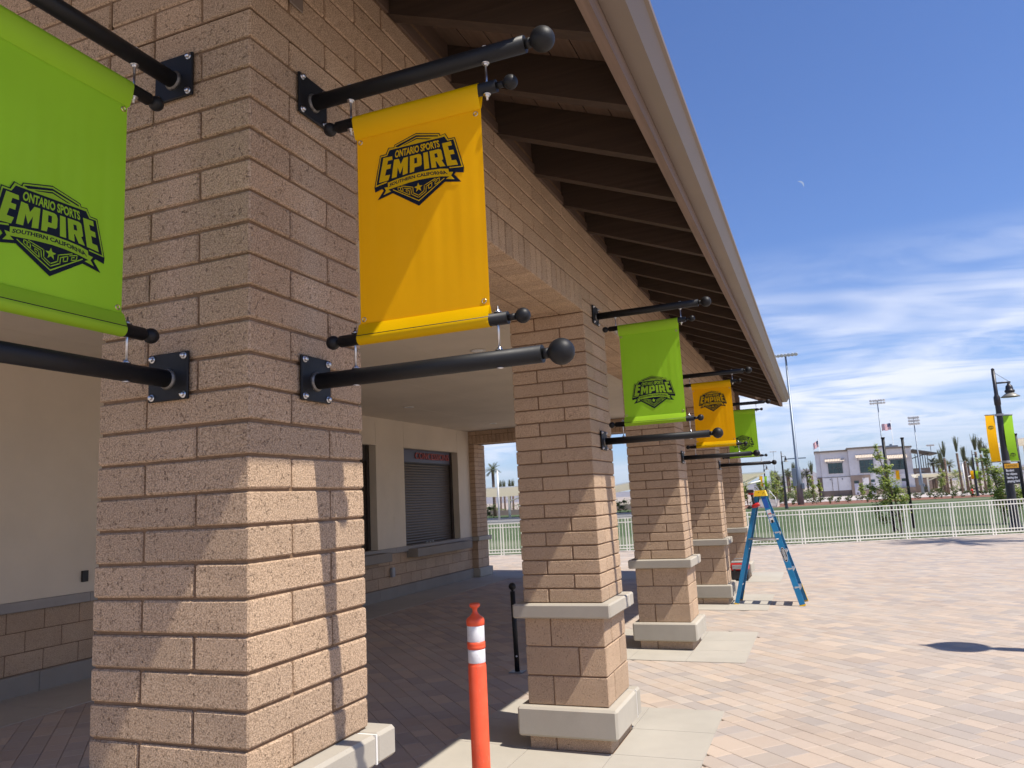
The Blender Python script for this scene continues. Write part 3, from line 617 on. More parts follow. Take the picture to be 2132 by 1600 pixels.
def strip(x0, x1, y0, y1):
    m = MB(); zA, zB = gz(x0) + .005, gz(x1) + .005
    b0 = len(m.v); m.v += [(x0, y0, zA - .03), (x1, y0, zB - .03), (x1, y1, zB - .03), (x0, y1, zA - .03), (x0, y0, zA), (x1, y0, zB), (x1, y1, zB), (x0, y1, zA)]
    for q in ((0, 3, 2, 1), (4, 5, 6, 7), (0, 1, 5, 4), (1, 2, 6, 5), (2, 3, 7, 6), (3, 0, 4, 7)): m.face([b0 + t for t in q])
    m.build('concrete_strip', 'slab_concrete', paving)
y = -2
while y < 14.3: strip(-6.08, -5.14, y + .003, min(y + 1.83, 14.35) - .003); y += 1.83
x = -6.08
while x < -1.3: strip(x + .003, min(x + 1.22, -1.24) - .003, 14.353, 15.6); x += 1.22
# plaza edge kerb
m = MB()
for (a, b), (c, d) in zip(fence_line[1:], fence_line[2:]):
    n_ = Vector((-(d - b), c - a)).normalized(); w_ = .34
    m.poly([(a, b, .004), (a - n_.x * w_, b - n_.y * w_, .004), (c - n_.x * w_, d - n_.y * w_, .004), (c, d, .004)]); m.poly([(a, b, .004), (c, d, .004), (c, d, -.2), (a, b, -.2)])
k = m.build('plaza_edge', 'walk_concrete'); k['kind'] = 'structure'

# ================================================================ banners on their brackets
OUT_Z = (3.169, 2.181); ROD_Z = (3.055, 2.304)
class XB(MB):
    """shapes in bracket coordinates (outward, towards the viewer, up), mapped to the wall by xf"""
    def setxf(s, f): s.fx = f; return s
    def build(s, *a, **k):
        s.v = [s.fx(*p) for p in s.v]; return MB.build(s, *a, **k)
def new(f): return XB().setxf(f)
def bolt(m, d, s_, z, ax, r=.0085, h=.008, dome=True):
    c = Vector((d, s_, z)); a = Vector(ax)
    m.lathe([(.0001, 0), (r * 1.45, 0), (r * 1.45, .002), (r * .9, .002)], c, 14, ax)
    m.lathe([(r, .002), (r, .002 + h), (r * .8, .004 + h), (.0001, .004 + h)], c, 6, ax)
def bracket(f, root_loc, label):
    t = empty('banner_bracket', root_loc); tag(t, label, 'banner bracket', 'black steel banner brackets bolted to the pillars')
    for zc_, za in ((3.178, OUT_Z[0]), (2.188, OUT_Z[1])):
        m = new(f); m.cbox(.0015, .0115, -.079, .079, zc_ - .074, zc_ + .074, .0025); p = m.build('wall_plate', 'black_powder_coat', t)
        m = new(f); m.lathe([(.027, 0), (.034, 0), (.031, .006), (.027, .009)], (.0115, 0, za), 24, (1, 0, 0)); m.build('weld_bead', 'weld_steel', p)
        for a in (-.063, .063):
            for b in (-.060, .060):
                m = new(f); bolt(m, .0115, a, zc_ + b, (1, 0, 0), .0078, .007); m.build('anchor_bolt', 'zinc_steel', p)
        m = new(f); m.tube((.0115, 0, za), (.805, 0, za), .0268, n=32); m.build('arm', 'black_powder_coat', t)
        m = new(f); m.tube((.805, 0, za), (.826, 0, za), .016, n=20); m.sphere((.862, 0, za), .0395, 32, 20); m.build('ball_finial', 'black_powder_coat', t)
        up = 1 if za < 2.5 else -1
        for d in (.163, .668):
            m = new(f); m.lathe([(.0001, 0), (.011, 0), (.010, .0025), (.0001, .0035)], (d, 0, za - up * .0262), 16, (0, 0, -up)); m.build('bolt_cap', 'zinc_steel', t)
    return t
def banner(f, root_loc, color, low, label, mirror=False, print_=True):
    t = empty('hanging_banner', root_loc)
    tag(t, label, 'banner', 'vinyl banners with the same badge hung from the pillars')
    for zr, za in zip(ROD_Z, OUT_Z):
        up = 1 if za < 2.5 else -1
        m = new(f); m.tube((.108, 0, zr), (.702, 0, zr), .0195, n=28); rod = m.build('rod', 'black_powder_coat', t)
        for (a, b, c) in ((.702, .716, .749), (.108, .098, .078)):
            m = new(f); m.tube((a, 0, zr), (b + (c - b) * .3, 0, zr), .0105, n=16); m.sphere((c, 0, zr), .0235, 24, 16); m.build('rod_ball', 'black_powder_coat', rod)
        for d in (.163, .668):
            m = new(f); z0, z1 = za + up * .0265, zr + up * .040
            m.tube((d, 0, z0), (d, 0, z1), .0036, n=10)
            for zz, dr in ((za + up * .027, up), (zr + up * .0200, up)):
                m.lathe([(.0001, 0), (.0125, 0), (.0125, .0022), (.0001, .0022)], (d, 0, zz), 16, (0, 0, dr)); m.lathe([(.0078, .0022), (.0078, .0090), (.0001, .0092)], (d, 0, zz), 6, (0, 0, dr))
            m.build('threaded_rod', 'zinc_steel', t)
    z_t, z_b = 2.992, 2.352; e0, e1 = .1800, .6440; r = .0212
    # sheet between the seams: gently bowed vertical folds
    def bow(u, z):
        k = math.sin(math.pi * min(1, max(0, (z_t - z) / (z_t - z_b))))
        return (.0007 * math.sin(u * 23 + 1) + .0004 * math.sin(u * 61 + 2.2)) * k
    m = new(f); nu, nz = 46, 14; g = {}
    m.smooth = True
    for sd_ in (.0006, -.0006):
        for i in range(nu + 1):
            for j in range(nz + 1):
                u = i / nu; z = z_t + (z_b - z_t) * j / nz; g[sd_, i, j] = len(m.v); m.v.append((e0 + .006 + (e1 - e0 - .006) * u, sd_ + bow(u, z), z))
        for i in range(nu):
            for j in range(nz):
                q = [g[sd_, i, j], g[sd_, i + 1, j], g[sd_, i + 1, j + 1], g[sd_, i, j + 1]]; m.face(q if sd_ > 0 else q[::-1])
    # sleeves round the rods, top and bottom, closed at the seam
    for zr, zsn, s_ in ((ROD_Z[0], z_t, 1), (ROD_Z[1], z_b, -1)):
        L = [(.0010, zsn)]; L.append((.006, zsn + s_ * .006)); L.append((.0175, zsn + s_ * .040))
        for k in range(13):
            a = math.pi * (-.02 + 1.04 * k / 12); L.append((r * math.cos(a), zr + s_ * r * math.sin(a)))
        L += [(-.0175, zsn + s_ * .040), (-.006, zsn + s_ * .006), (-.0010, zsn)]
        b0 = len(m.v); n_ = len(L); nn = 10
        for i in range(nn + 1):
            for p in L: m.v.append((e0 + (e1 - e0) * i / nn, p[0], p[1]))
        for i in range(nn):
            for k in range(n_ - 1): m.face([b0 + i * n_ + k, b0 + i * n_ + k + 1, b0 + (i + 1) * n_ + k + 1, b0 + (i + 1) * n_ + k])
    fab = m.build('fabric', color, t)
    # weld line of the hem and a pale cut edge
    m = new(f)
    for zz in (z_t - .0015, z_b + .0015):
        m = new(f); m.box(e0 + .004, e1 - .001, -.0014, .0016, zz - .0012, zz + .0012); m.build('hem_weld', color, fab)
    for d in (e0 + .019, e1 - .018):
        for zz in (z_t - .014, z_b + .014):
            m = new(f); m.lathe([(.0048, .0), (.0056, .0026), (.0075, .0028), (.0088, .0008), (.0088, 0)], (d, .0004, zz), 20, (0, 1, 0)); m.build('eyelet', 'brass_eyelet', fab)
    # printed badge: flat ink layers on the cloth, all in the local frame of the sheet
    zl = 2.713 if not low else 2.402; cx = .414; sg = -1 if mirror else 1
    def P(x, z, h):
        u = (cx + sg * x / 1000 - e0 - .006) / (e1 - e0 - .006); zz = zl + z / 1000
        return (cx + sg * x / 1000, .0026 + h, zz)
    m = new(f)
    def layer(polys, mat, h):
        m.mat(mat)
        for pp in polys:
            b0 = len(m.v); m.v += [P(x, z, h) for x, z in pp]
            for tr_ in tess(pp): m.face([b0 + i for i in tr_])
    def words(txt, corners, mat, h, bold):
        vv, ff, ar = text_verts(txt, bold); m.mat(mat); b0 = len(m.v)
        for u, v_ in vv:
            if len(corners) == 4:
                (ax, az), (bx, bz), (cx_, cz_), (dx, dz) = corners
                x = (ax * (1 - u) + bx * u) * (1 - v_) + (cx_ * (1 - u) + dx * u) * v_; z = (az * (1 - u) + bz * u) * (1 - v_) + (cz_ * (1 - u) + dz * u) * v_
            else:
                q = [(1 - u) * (1 - 2 * u), 4 * u * (1 - u), u * (2 * u - 1)]
                lo = [sum(q[i] * corners[i][k] for i in range(3)) for k in (0, 1)]; hi = [sum(q[i] * corners[3 + i][k] for i in range(3)) for k in (0, 1)]
                x, z = [lo[k] * (1 - v_) + hi[k] * v_ for k in (0, 1)]
            m.v.append(P(x, z, h))
        for fc in ff: m.face([b0 + i for i in fc])
    layer(LOGO['dark0'], 'navy_ink', .0002); layer(LOGO['field1'], color, .0005); layer(LOGO['dark2'], 'navy_ink', .0008)
    layer(LOGO['field3'], color, .0011); layer(LOGO['dark4'], 'navy_ink', .0014)
    words('ONTARIO SPORTS', LT1, color, .0012, .035); words('SOUTHERN CALIFORNIA', LT2, 'navy_ink', .0015, .03)
    m.build('printed_badge', None, fab)
    return t
YC = .311
fr = lambda Yp: (lambda d, s_, z: (d, Yp + YC - s_, z))
ordn = ['nearest pillar', 'second pillar along the porch', 'middle pillar', 'fourth pillar beside the blue ladder']
b0_ = bracket(fr(0), (0, YC, 2.69), 'black double arm bracket on the nearest pillar, holding the large yellow banner')
yb0 = banner(fr(0), (0, YC, 2.69), 'yellow_vinyl', False, 'large yellow banner with the badge near its top, hung on the nearest pillar')
gb0 = banner(fr(S), (0, S + YC, 2.69), 'green_vinyl', True, 'lime green banner on the second pillar, badge low and half in shadow')
t_ = copy_thing(yb0, (0, 2 * S + YC, 2.69)); t_['label'] = 'small yellow banner on the middle pillar, between two green ones'
t_ = copy_thing(gb0, (0, 3 * S + YC, 2.69)); t_['label'] = 'farthest green banner, partly hidden behind the small yellow one'
for i, lb in ((1, 'black bracket with ball ends on the second pillar, holding the half shaded green banner'), (2, 'black bracket with ball ends on the middle pillar, holding the small yellow banner'), (3, 'black bracket with ball ends on the fourth pillar, holding the farthest green banner')):
    t_ = copy_thing(b0_, (0, i * S + YC, 2.69)); t_['label'] = lb
fl_ = lambda d, s_, z: (-.303 + s_, -d, z)
bracket(fl_, (-.303, 0, 2.69), 'black double arm bracket holding the large green banner on the nearest pillar shaded face')
banner(fl_, (-.303, 0, 2.69), 'green_vinyl', True, 'largest green banner, wholly shaded, on the nearest pillar across the corner from the yellow one', mirror=True)

# ================================================================ delineator post, pipe stanchion
t = empty('delineator_post', (-.605, 2.80, 0)); tag(t, 'orange plastic delineator post with two white reflective bands on the pillar pad', 'traffic post')
c = (-.605, 2.80, 0); R_ = .0565
def slant(m):
    m.v = [(x - .0 * z, y, z) for x, y, z in m.v]; return m
m = MB(); m.lathe([(.20, .006), (.20, .03), (.12, .055), (.08, .06), (.0001, .06)], c, 28); m.build('rubber_base', 'label_black', t)
m = MB(); m.lathe([(.055, .06), (.0575, .12), (.0575, .752), (.0560, .757), (.0535, .760), (.0535, .772)], c, 40); m.build('tube', 'orange_plastic', t)
m = MB(); m.lathe([(.0535, .854), (.0578, .858), (.0578, .872), (.0565, .876), (.0578, .880), (.0578, .894), (.0535, .899)], c, 40); m.lathe([(.0530, .755), (.0530, .92)], c, 40); m.build('middle_collar', 'orange_plastic', t)
m = MB(); m.lathe([(.053, .905), (.0535, .996), (.0578, 1.000), (.0580, 1.030), (.052, 1.042), (.034, 1.055), (.020, 1.070), (.015, 1.085), (.0165, 1.100), (.029, 1.108), (.034, 1.114), (.034, 1.126), (.029, 1.133), (.022, 1.130), (.0001, 1.128)], c, 40); m.build('grab_cap', 'orange_plastic', t)
for a, b in ((.772, .853), (.900, .996)):
    m = MB(); m.lathe([(.0540, a), (.0550, a + .002), (.0550, b - .002), (.0540, b)], c, 40); m.build('reflective_band', 'reflective_tape', t)
c = (-1.578, 5.872, .028)
t = empty('pipe_stanchion', c); tag(t, 'slim black pipe stanchion with a ball top standing in the shade beside the second pillar', 'stanchion')
m = MB(); m.cbox(c[0] - .075, c[0] + .075, c[1] - .06, c[1] + .06, .024, .034, .002); m.build('foot_plate', 'galvanised_pole', t)
tl = -.012
m = MB(); m.tube((c[0], c[1], .034), (c[0] + tl, c[1], .835), .0255, n=24); m.build('pipe', 'black_powder_coat', t)
m = MB(); m.tube((c[0] + tl, c[1], .83), (c[0] + tl, c[1], .86), .014, n=16); m.sphere((c[0] + tl, c[1], .884), .0385, 24, 16); m.build('ball_top', 'black_powder_coat', t)
for zz in (.185, .691):
    m = MB(); xx = c[0] + tl * zz / .85
    m.lathe([(.0001, 0), (.010, 0), (.010, .003), (.007, .006), (.0001, .007)], (xx + .010, c[1] - .0235, zz), 12, (.4, -1, 0)); m.build('bolt', 'zinc_steel', t)

# ================================================================ step ladder with drill, tool box
t = empty('step_ladder', (.6, 11.1, 0)); tag(t, 'blue fibreglass step ladder with yellow top cap and feet open on the plaza', 'ladder')
A1, A2, B1, B2 = Vector((.107, 10.97, 0)), Vector((.127, 11.43, 0)), Vector((1.085, 10.80, 0)), Vector((1.115, 11.32, 0))
T = {}
T['A1'] = Vector((.555, 11.03, 1.66)); T['A2'] = Vector((.565, 11.27, 1.66)); T['B1'] = Vector((.660, 10.99, 1.66)); T['B2'] = Vector((.668, 11.27, 1.66))
def rail(m, a, b, w_, th, open_):
    """a channel section rail from a to b, its web facing -y or +y"""
    d = (b - a).normalized(); side = Vector((0, 1, 0)); side = (side - d * side.dot(d)).normalized(); wv_ = d.cross(side).normalized()
    def bar(c0, c1, p, q, r_, s__):
        k = len(m.v)
        for base_ in (c0, c1):
            for (i, j) in ((p, r_), (q, r_), (q, s__), (p, s__)): m.v.append(tuple(base_ + wv_ * i + side * j))
        for f_ in ((0, 1, 2, 3), (7, 6, 5, 4), (0, 4, 5, 1), (1, 5, 6, 2), (2, 6, 7, 3), (3, 7, 4, 0)): m.face([k + i for i in f_])
    bar(a, b, -w_ / 2, w_ / 2, -.0025 if open_ > 0 else -.0, .0025 if open_ > 0 else .005)
    bar(a, b, -w_ / 2, -w_ / 2 + .005, .0, open_ * th); bar(a, b, w_ / 2 - .005, w_ / 2, .0, open_ * th)
mm = {}
for nm, a, b, w_, o in (('front_rail', B1, T['B1'], .083, 1), ('front_rail', B2, T['B2'], .083, -1), ('rear_rail', A1, T['A1'], .060, 1), ('rear_rail', A2, T['A2'], .060, -1)):
    m = MB(); lo = a + (b - a) * .012; rail(m, lo, b, w_, .028, o); r_ = m.build(nm, 'ladder_blue', t); mm[nm, o] = r_
    m = MB(); d = b - a; e_ = .16 if nm == 'front_rail' else .10
    if o == -1: rail(m, a - Vector((0, .004, 0)) * o, a + d * e_ - Vector((0, .004, 0)) * o, w_ + .006, .034, o)
    else: rail(m, a, a + d * .016, w_ + .008, .034, o)
    m.build('foot', 'ladder_yellow', r_)
for k in range(1, 6):                                       # steps between the front rails
    f_ = k / 6 * .985; a = B1 + (T['B1'] - B1) * f_; b = B2 + (T['B2'] - B2) * f_
    m = MB(); m.box(min(a.x, b.x) - .045, max(a.x, b.x) + .040, a.y - .002, b.y + .002, a.z - .002, a.z + .003); m.box(max(a.x, b.x) + .037, max(a.x, b.x) + .040, a.y, b.y, a.z - .028, a.z + .003); m.box(min(a.x, b.x) - .045, min(a.x, b.x) - .042, a.y, b.y, a.z - .028, a.z + .003)
    m.box(a.x - .02, a.x + .058, a.y - .004, a.y + .03, a.z - .035, a.z + .012)
    m.build('step', 'aluminium', t)
for k in (1, 3, 5):
    f_ = k / 6; a = A1 + (T['A1'] - A1) * f_; b = A2 + (T['A2'] - A2) * f_; m = MB(); m.tube(a, b, .011, n=10); m.build('rear_brace', 'aluminium', t)
for (a, b, A_, B_) in ((A1, T['A1'], B1, T['B1']), (A2, T['A2'], B2, T['B2'])):   # spreader bars
    p = a + (b - a) * .60; q = A_ + (B_ - A_) * .595; mid = (p + q) / 2 + Vector((0, 0, -.012)); m = MB(); m.path([p, mid, q], .011, 8); m.build('spreader', 'aluminium_dull', t)
m = MB(); m.mat('ladder_yellow'); k = len(m.v)
lo_ = [(.520, 10.975), (.712, 10.975), (.712, 11.30), (.520, 11.30)]; hi_ = [(.538, 10.985), (.690, 10.985), (.690, 11.29), (.538, 11.29)]
m.v += [(x, y, 1.655) for x, y in lo_] + [(x, y, 1.745) for x, y in hi_]
for f_ in ((0, 3, 2, 1), (4, 5, 6, 7), (0, 1, 5, 4), (1, 2, 6, 5), (2, 3, 7, 6), (3, 0, 4, 7)): m.face([k + i for i in f_])
cap = m.build('top_cap', None, t)
for (x, z) in ((.545, 1.675), (.60, 1.715), (.655, 1.685), (.67, 1.71)):
    m = MB(); m.lathe([(.006, 0), (.006, .004), (.0001, .004)], (x, 10.982, z), 10, (0, -1, 0)); m.build('rivet', 'label_black', cap)
def on_rail(f_, w0, w1, l0, l1, mat, name, parent, off=.0035, disc=False):
    a, b = B1, T['B1']; d = (b - a); L = d.length; d = d.normalized(); side = Vector((0, 1, 0)); side = (side - d * side.dot(d)).normalized(); wv_ = d.cross(side).normalized()
    c_ = a + d * (L * f_) - side * off; m = MB()
    if disc: m.poly([tuple(c_ + wv_ * (w0 * math.cos(2 * math.pi * i / 28)) + d * (l0 * math.sin(2 * math.pi * i / 28))) for i in range(28)])
    else: m.poly([tuple(c_ + wv_ * i + d * j) for i, j in ((w0, l0), (w1, l0), (w1, l1), (w0, l1))])
    return m.build(name, mat, parent), c_, wv_, d, side
fr_ = mm['front_rail', 1]
on_rail(.93, -.030, .030, -.08, .09, 'label_blue', 'instruction_label', fr_); on_rail(.80, -.030, .030, -.09, .115, 'label_white', 'instruction_label', fr_)
on_rail(.835, -.026, .026, -.02, .0, 'hazard_red', 'label_bar', fr_, .0042); on_rail(.80, -.026, .026, -.012, .004, 'label_blue', 'label_bar', fr_, .0042); on_rail(.765, -.018, .018, -.03, .012, 'label_black', 'label_bar', fr_, .0042)
on_rail(.455, .040, 0, .112, 0, 'label_white', 'oval_label', fr_, .0038, True); _, c_, wv_, d_, sd_ = on_rail(.455, .034, 0, .104, 0, 'label_black', 'oval_label_field', fr_, .0046, True)
vv, ff, ar = text_verts('WERNER', .02); m = MB(); m.v = [tuple(c_ - sd_ * .0012 + d_ * (.085 - .17 * u) + wv_ * ((v_ - .5) * .040) * (-1)) for u, v_ in vv]
for f_ in ff: m.face(list(f_))
m.build('oval_label_text', 'label_white', fr_)
t = empty('cordless_drill', (.50, 11.02, 1.6)); tag(t, 'red and black cordless drill hanging upside down from the ladder top', 'power drill')
yd = 10.99
m = MB(); m.cbox(.415, .525, yd - .040, yd + .040, 1.715, 1.765, .010, xf=None); m.build('battery', 'tool_black', t)
m = MB(); m.cbox(.440, .520, yd - .034, yd + .034, 1.682, 1.714, .008); m.build('handle_foot', 'tool_red', t)
m = MB(); m.path([(.492, yd, 1.69), (.500, yd, 1.63), (.505, yd, 1.575), (.512, yd, 1.54)], [.023, .018, .018, .024], 14); m.build('grip', 'tool_black', t)
m = MB(); m.lathe([(.0001, -.075), (.026, -.07), (.033, -.055), (.034, .0), (.030, .035), (.022, .05), (.0001, .052)], (.525, yd, 1.512), 20, (-.95, 0, -.28)); m.build('motor_body', 'tool_red', t)
m = MB(); m.lathe([(.0001, .050), (.023, .052), (.027, .07), (.024, .10), (.012, .125), (.0001, .126)], (.525, yd, 1.512), 18, (-.95, 0, -.28)); m.tube((.41, yd, 1.478), (.345, yd, 1.459), .004, n=8); m.build('chuck', 'tool_black', t)
t = empty('tool_box', (-.12, 14.34, 0)); tag(t, 'red and black tool box with carry handle on the ground behind the ladder', 'tool box')
x0, x1, y0, y1 = -.30, .03, 14.18, 14.46
m = MB(); m.cbox(x0, x1, y0, y1, .03, .21, .018); m.build('lower_case', 'tool_black', t)
m = MB(); m.cbox(x0 - .004, x1 + .004, y0 - .004, y1 + .004, .213, .345, .016); m.build('upper_case', 'tool_red', t)
m = MB(); m.cbox(x0 + .03, x1 - .03, y0 - .014, y0 - .005, .235, .315, .004); m.build('front_panel', 'grey_plastic', t)
m = MB(); m.cbox(x0 + .01, x1 - .01, y0 + .02, y1 - .02, .347, .375, .01); m.path([(x0 + .05, 14.32, .37), (x0 + .07, 14.32, .425), (x1 - .07, 14.32, .425), (x1 - .05, 14.32, .37)], .010, 8); m.build('lid_handle', 'aluminium_dull', t)
for xx in (x0 + .05, x1 - .09):
    m = MB(); m.cbox(xx, xx + .04, y0 - .012, y0 - .004, .17, .24, .003); m.build('latch', 'tool_black', t)

# ================================================================ ground beyond the plaza
def flat(name, pts, mat, z=0.0, kind='structure'):
    m = MB()
    if len(pts) > 4:
        for t in tess(pts): m.poly([(pts[i][0], pts[i][1], z) for i in t])
    else: m.poly([(x, y, z) for x, y in pts])
    o = m.build(name, mat); o['kind'] = kind; return o
flat('desert_ground', [(-9000, -3000), (9000, -3000), (9000, 12000), (-9000, 12000)], 'desert_ground', -.5)
fz = -.03
flat('playing_field', [(-7.99, 23.0)] + fence_line[4:] + [(45, 55), (45, 82), (19, 84), (14.3, 85), (9.9, 83.5), (5.3, 81.2), (.9, 79.6), (-2.6, 78.4), (-7.99, 78)], 'turf_grass', fz)
flat('side_field', [(-40, 19.5), (-24, 20.6), (-14, 21.9), (-8.9, 22.8), (-8.0, 22.95), (-8.0, 62), (-120, 62), (-120, 19.5)], 'turf_grass', fz)
flat('parking_road', [(-8, 62.3), (-8, 76), (-120, 76), (-120, 62.3)], 'asphalt_road', fz)
flat('grass_verge', [(-8, 76.4), (-8, 95), (-120, 95), (-120, 76.4)], 'turf_grass', fz + .1)
k = MB(); k.box(-120, -8, 62.0, 62.3, -.1, .12); k.box(-120, -8, 76.0, 76.4, -.1, .12); k.build('road_kerb', 'walk_concrete')['kind'] = 'structure'
flat('planting_bed', [(-8, 78.1), (-2.6, 78.5), (.9, 79.7), (5.3, 81.3), (9.9, 83.6), (14.3, 85.1), (19, 84.1), (45, 82.1), (45, 97), (-8, 97)], 'bark_mulch', fz + .005)
flat('far_walkway', [(-8, 97.1), (45, 97.1), (45, 139), (-8, 139)], 'walk_concrete', fz + .02)
flat('far_yard', [(-120, 139.1), (120, 139.1), (120, 300), (-120, 300)], 'dry_soil', fz)
flat('left_yard', [(-120, 95.1), (-8.1, 95.1), (-8.1, 139), (-120, 139)], 'dry_soil', fz)
# far hills
mr = random.Random(5); m = MB(); pr = None; n_ = 160
ctrl = [(-60, .010), (-40, .013), (-24, .010), (-12, .006), (-6, .006), (-3.4, .011), (-2.4, .016), (-1.74, .0195), (-.8, .0225), (-.2, .017), (1.2, .012), (3, .008), (5, .009), (6.8, .011), (9, .010), (10.5, .0125), (11.9, .013), (14, .016), (20, .018), (35, .012), (60, .010)]
def ridge(az):
    for (a, h), (b, g) in zip(ctrl, ctrl[1:]):
        if a <= az <= b: t = (az - a) / (b - a); t = t * t * (3 - 2 * t); return h + (g - h) * t
    return .008
prev = None; cols = []
for i in range(n_ * 3 + 1):
    az = -60 + 120 * i / (n_ * 3); D_ = 8200; h = max(.003, ridge(az) + mr.uniform(-.0007, .0007)) * D_
    a = R(az); dx, dy = math.sin(a), math.cos(a); col_ = []
    for k2, (t, hf) in enumerate(((-2200, 0), (-1500, .12), (-900, .36), (-400, .7), (0, 1.0), (900, .3))):
        hh = h * hf * (1 + mr.uniform(-.10, .10) * (0 if hf in (0, 1.0) else 1)); dd = D_ + t + mr.uniform(-120, 120)
        col_.append((C0.x + dx * dd, C0.y + dy * dd, -.5 + hh))
    cols.append(col_)
for a, b in zip(cols, cols[1:]):
    for k2 in range(5): m.poly([a[k2], b[k2], b[k2 + 1], a[k2 + 1]])
m.build('far_hills', 'mountain_rock')['kind'] = 'structure'

# ================================================================ railing along the plaza edge
rail_t = empty('metal_railing', (1, 24.3, 0)); tag(rail_t, 'cream painted metal picket railing along the far edge of the plaza', 'railing')
posts = [-24.0, -22.3, -20.6, -18.9, -17.2, -15.5, -13.8, -12.1, -10.4, -8.75, -7.1, -5.6, -4.56, -2.45, -.80, .84, 2.44, 3.90, 5.24, 6.40, 7.5, 8.9, 10.3]
def fp(x): return Vector((x, fence_y(x) - .06, 0))
for a, b in zip(posts, posts[1:]):
    p, q = fp(a), fp(b); d = (q - p); L = d.length; d.normalize(); n_ = Vector((-d.y, d.x, 0)); xf = Matrix(((d.x, n_.x, 0, p.x), (d.y, n_.y, 0, p.y), (0, 0, 1, 0), (0, 0, 0, 1)))
    m = MB()
    m.box(.028, .062, -.017, .017, 0, 1.06, xf=xf); m.build('post', 'fence_paint', rail_t); m = MB()
    m.box(L - .062, L - .028, -.017, .017, 0, 1.06, xf=xf); m.build('post', 'fence_paint', rail_t)
    for z in (.07, .17, .92, 1.055):
        m = MB(); m.box(.0, L, -.016, .016, z - .015, z + .015, xf=xf); m.build('rail', 'fence_paint', rail_t)
    m = MB(); n_p = int((L - .12) / .105)
    for i in range(n_p):
        s_ = .1 + (L - .2) * (i + .5) / n_p; m.box(s_ - .0085, s_ + .0085, -.0085, .0085, .075, 1.05, xf=xf)
    m.build('pickets', 'fence_paint', rail_t, kind='stuff')

# ================================================================ plants
lr = random.Random(21)
def leaf(m, c, s, tone, up=.3):
    a = lr.uniform(0, 2 * math.pi); d = Vector((math.cos(a), math.sin(a), lr.uniform(-.8, .6))).normalized(); sdv = d.cross(Vector((lr.uniform(-.4, .4), lr.uniform(-.4, .4), 1))).normalized(); w_ = s * .30
    m.poly([c - d * s * .5, c + sdv * w_ + d * s * .05, c + d * s * .5, c - sdv * w_ + d * s * .05], tone)
def crown(blobs, n, s, mat='young_leaves'):
    m = MB(); m.mat(mat); tot = sum(r ** 2 for *_, r in blobs)
    for (x, y, z, r) in blobs:
        k = int(n * r * r / tot); twigs = [Vector((lr.gauss(0, 1), lr.gauss(0, 1), lr.gauss(0, 1))).normalized() * r * lr.uniform(.35, 1.0) for _ in range(max(4, k // 14))]
        for _ in range(k):
            t = lr.choice(twigs); f = lr.uniform(.3, 1.12); c = Vector((x, y, z)) + t * f + Vector((lr.gauss(0, .12), lr.gauss(0, .12), lr.gauss(0, .12))) * r
            leaf(m, c, s * lr.uniform(.7, 1.35), lr.random() ** 1.3)
    return m
def tree(loc, label, blobs, n, s, trunk, r, group=None, stakes=True):
    t = empty('young_tree', loc); tag(t, label, 'tree', group); L = Vector(loc)
    m = MB(); m.path([L + Vector(p) for p in trunk], [r * (1 - .7 * i / (len(trunk) - 1)) for i in range(len(trunk))], 8)
    for (x, y, z, rr) in blobs:
        b = L + Vector((x, y, z)); k = min(range(len(trunk)), key=lambda i: abs(trunk[i][2] - max(.3, z - rr))); m.path([L + Vector(trunk[k]), (L + Vector(trunk[k]) + b) / 2 + Vector((0, 0, .05)), b], [r * .5, r * .35, r * .12], 5)
    m.build('trunk', 'tree_bark', t)
    c = crown([(L.x + x, L.y + y, L.z + z, q) for x, y, z, q in blobs], n, s); c.build('crown', None, t)
    return t
tree((3.92, 27.45, 0), 'slender young tree with sparse leaves behind the railing, right of the field building door', [(-.50, 0, 2.95, .20), (-.48, .1, 2.62, .27), (-.55, -.1, 2.2, .33), (-.30, 0, 1.85, .42), (-.75, .1, 1.62, .30), (-.05, 0, 1.45, .40), (-.45, 0, 1.15, .35), (.10, 0, .95, .30), (-.55, .1, .62, .33), (-.05, .1, .55, .28), (-.35, 0, 1.65, .4), (-.85, 0, 1.35, .25), (-.2, .1, 2.25, .3), (.2, 0, 1.25, .3), (-.7, 0, .9, .3)], 4300, .09, [(0, 0, 0), (-.05, 0, .6), (-.12, 0, 1.2), (-.3, 0, 1.9), (-.46, 0, 2.8)], .045)
tree((7.95, 33.2, 0), 'bushy young tree behind the street lamp with the warning sign', [(-.25, 0, 2.85, .28), (-.3, 0, 2.45, .4), (-.1, 0, 2.0, .5), (.15, .1, 1.55, .6), (.55, 0, 1.2, .5), (.0, 0, 1.1, .55), (.45, 0, .8, .5), (-.05, 0, .75, .4), (.85, 0, .9, .45), (.1, 0, .5, .35), (1.0, 0, 1.3, .3), (.5, 0, 1.7, .35)], 6200, .095, [(0, 0, 0), (0, 0, .7), (-.1, 0, 1.5), (-.25, 0, 2.6)], .05)
tree((-7.75, 26.9, 0), 'young tree half hidden behind the second pillar, beyond the railing', [(-.15, 0, 2.35, .35), (.1, 0, 1.9, .45), (.3, 0, 1.4, .5), (.1, 0, 1.0, .4)], 1300, .09, [(0, 0, 0), (0, 0, 1), (-.05, 0, 2.2)], .04)
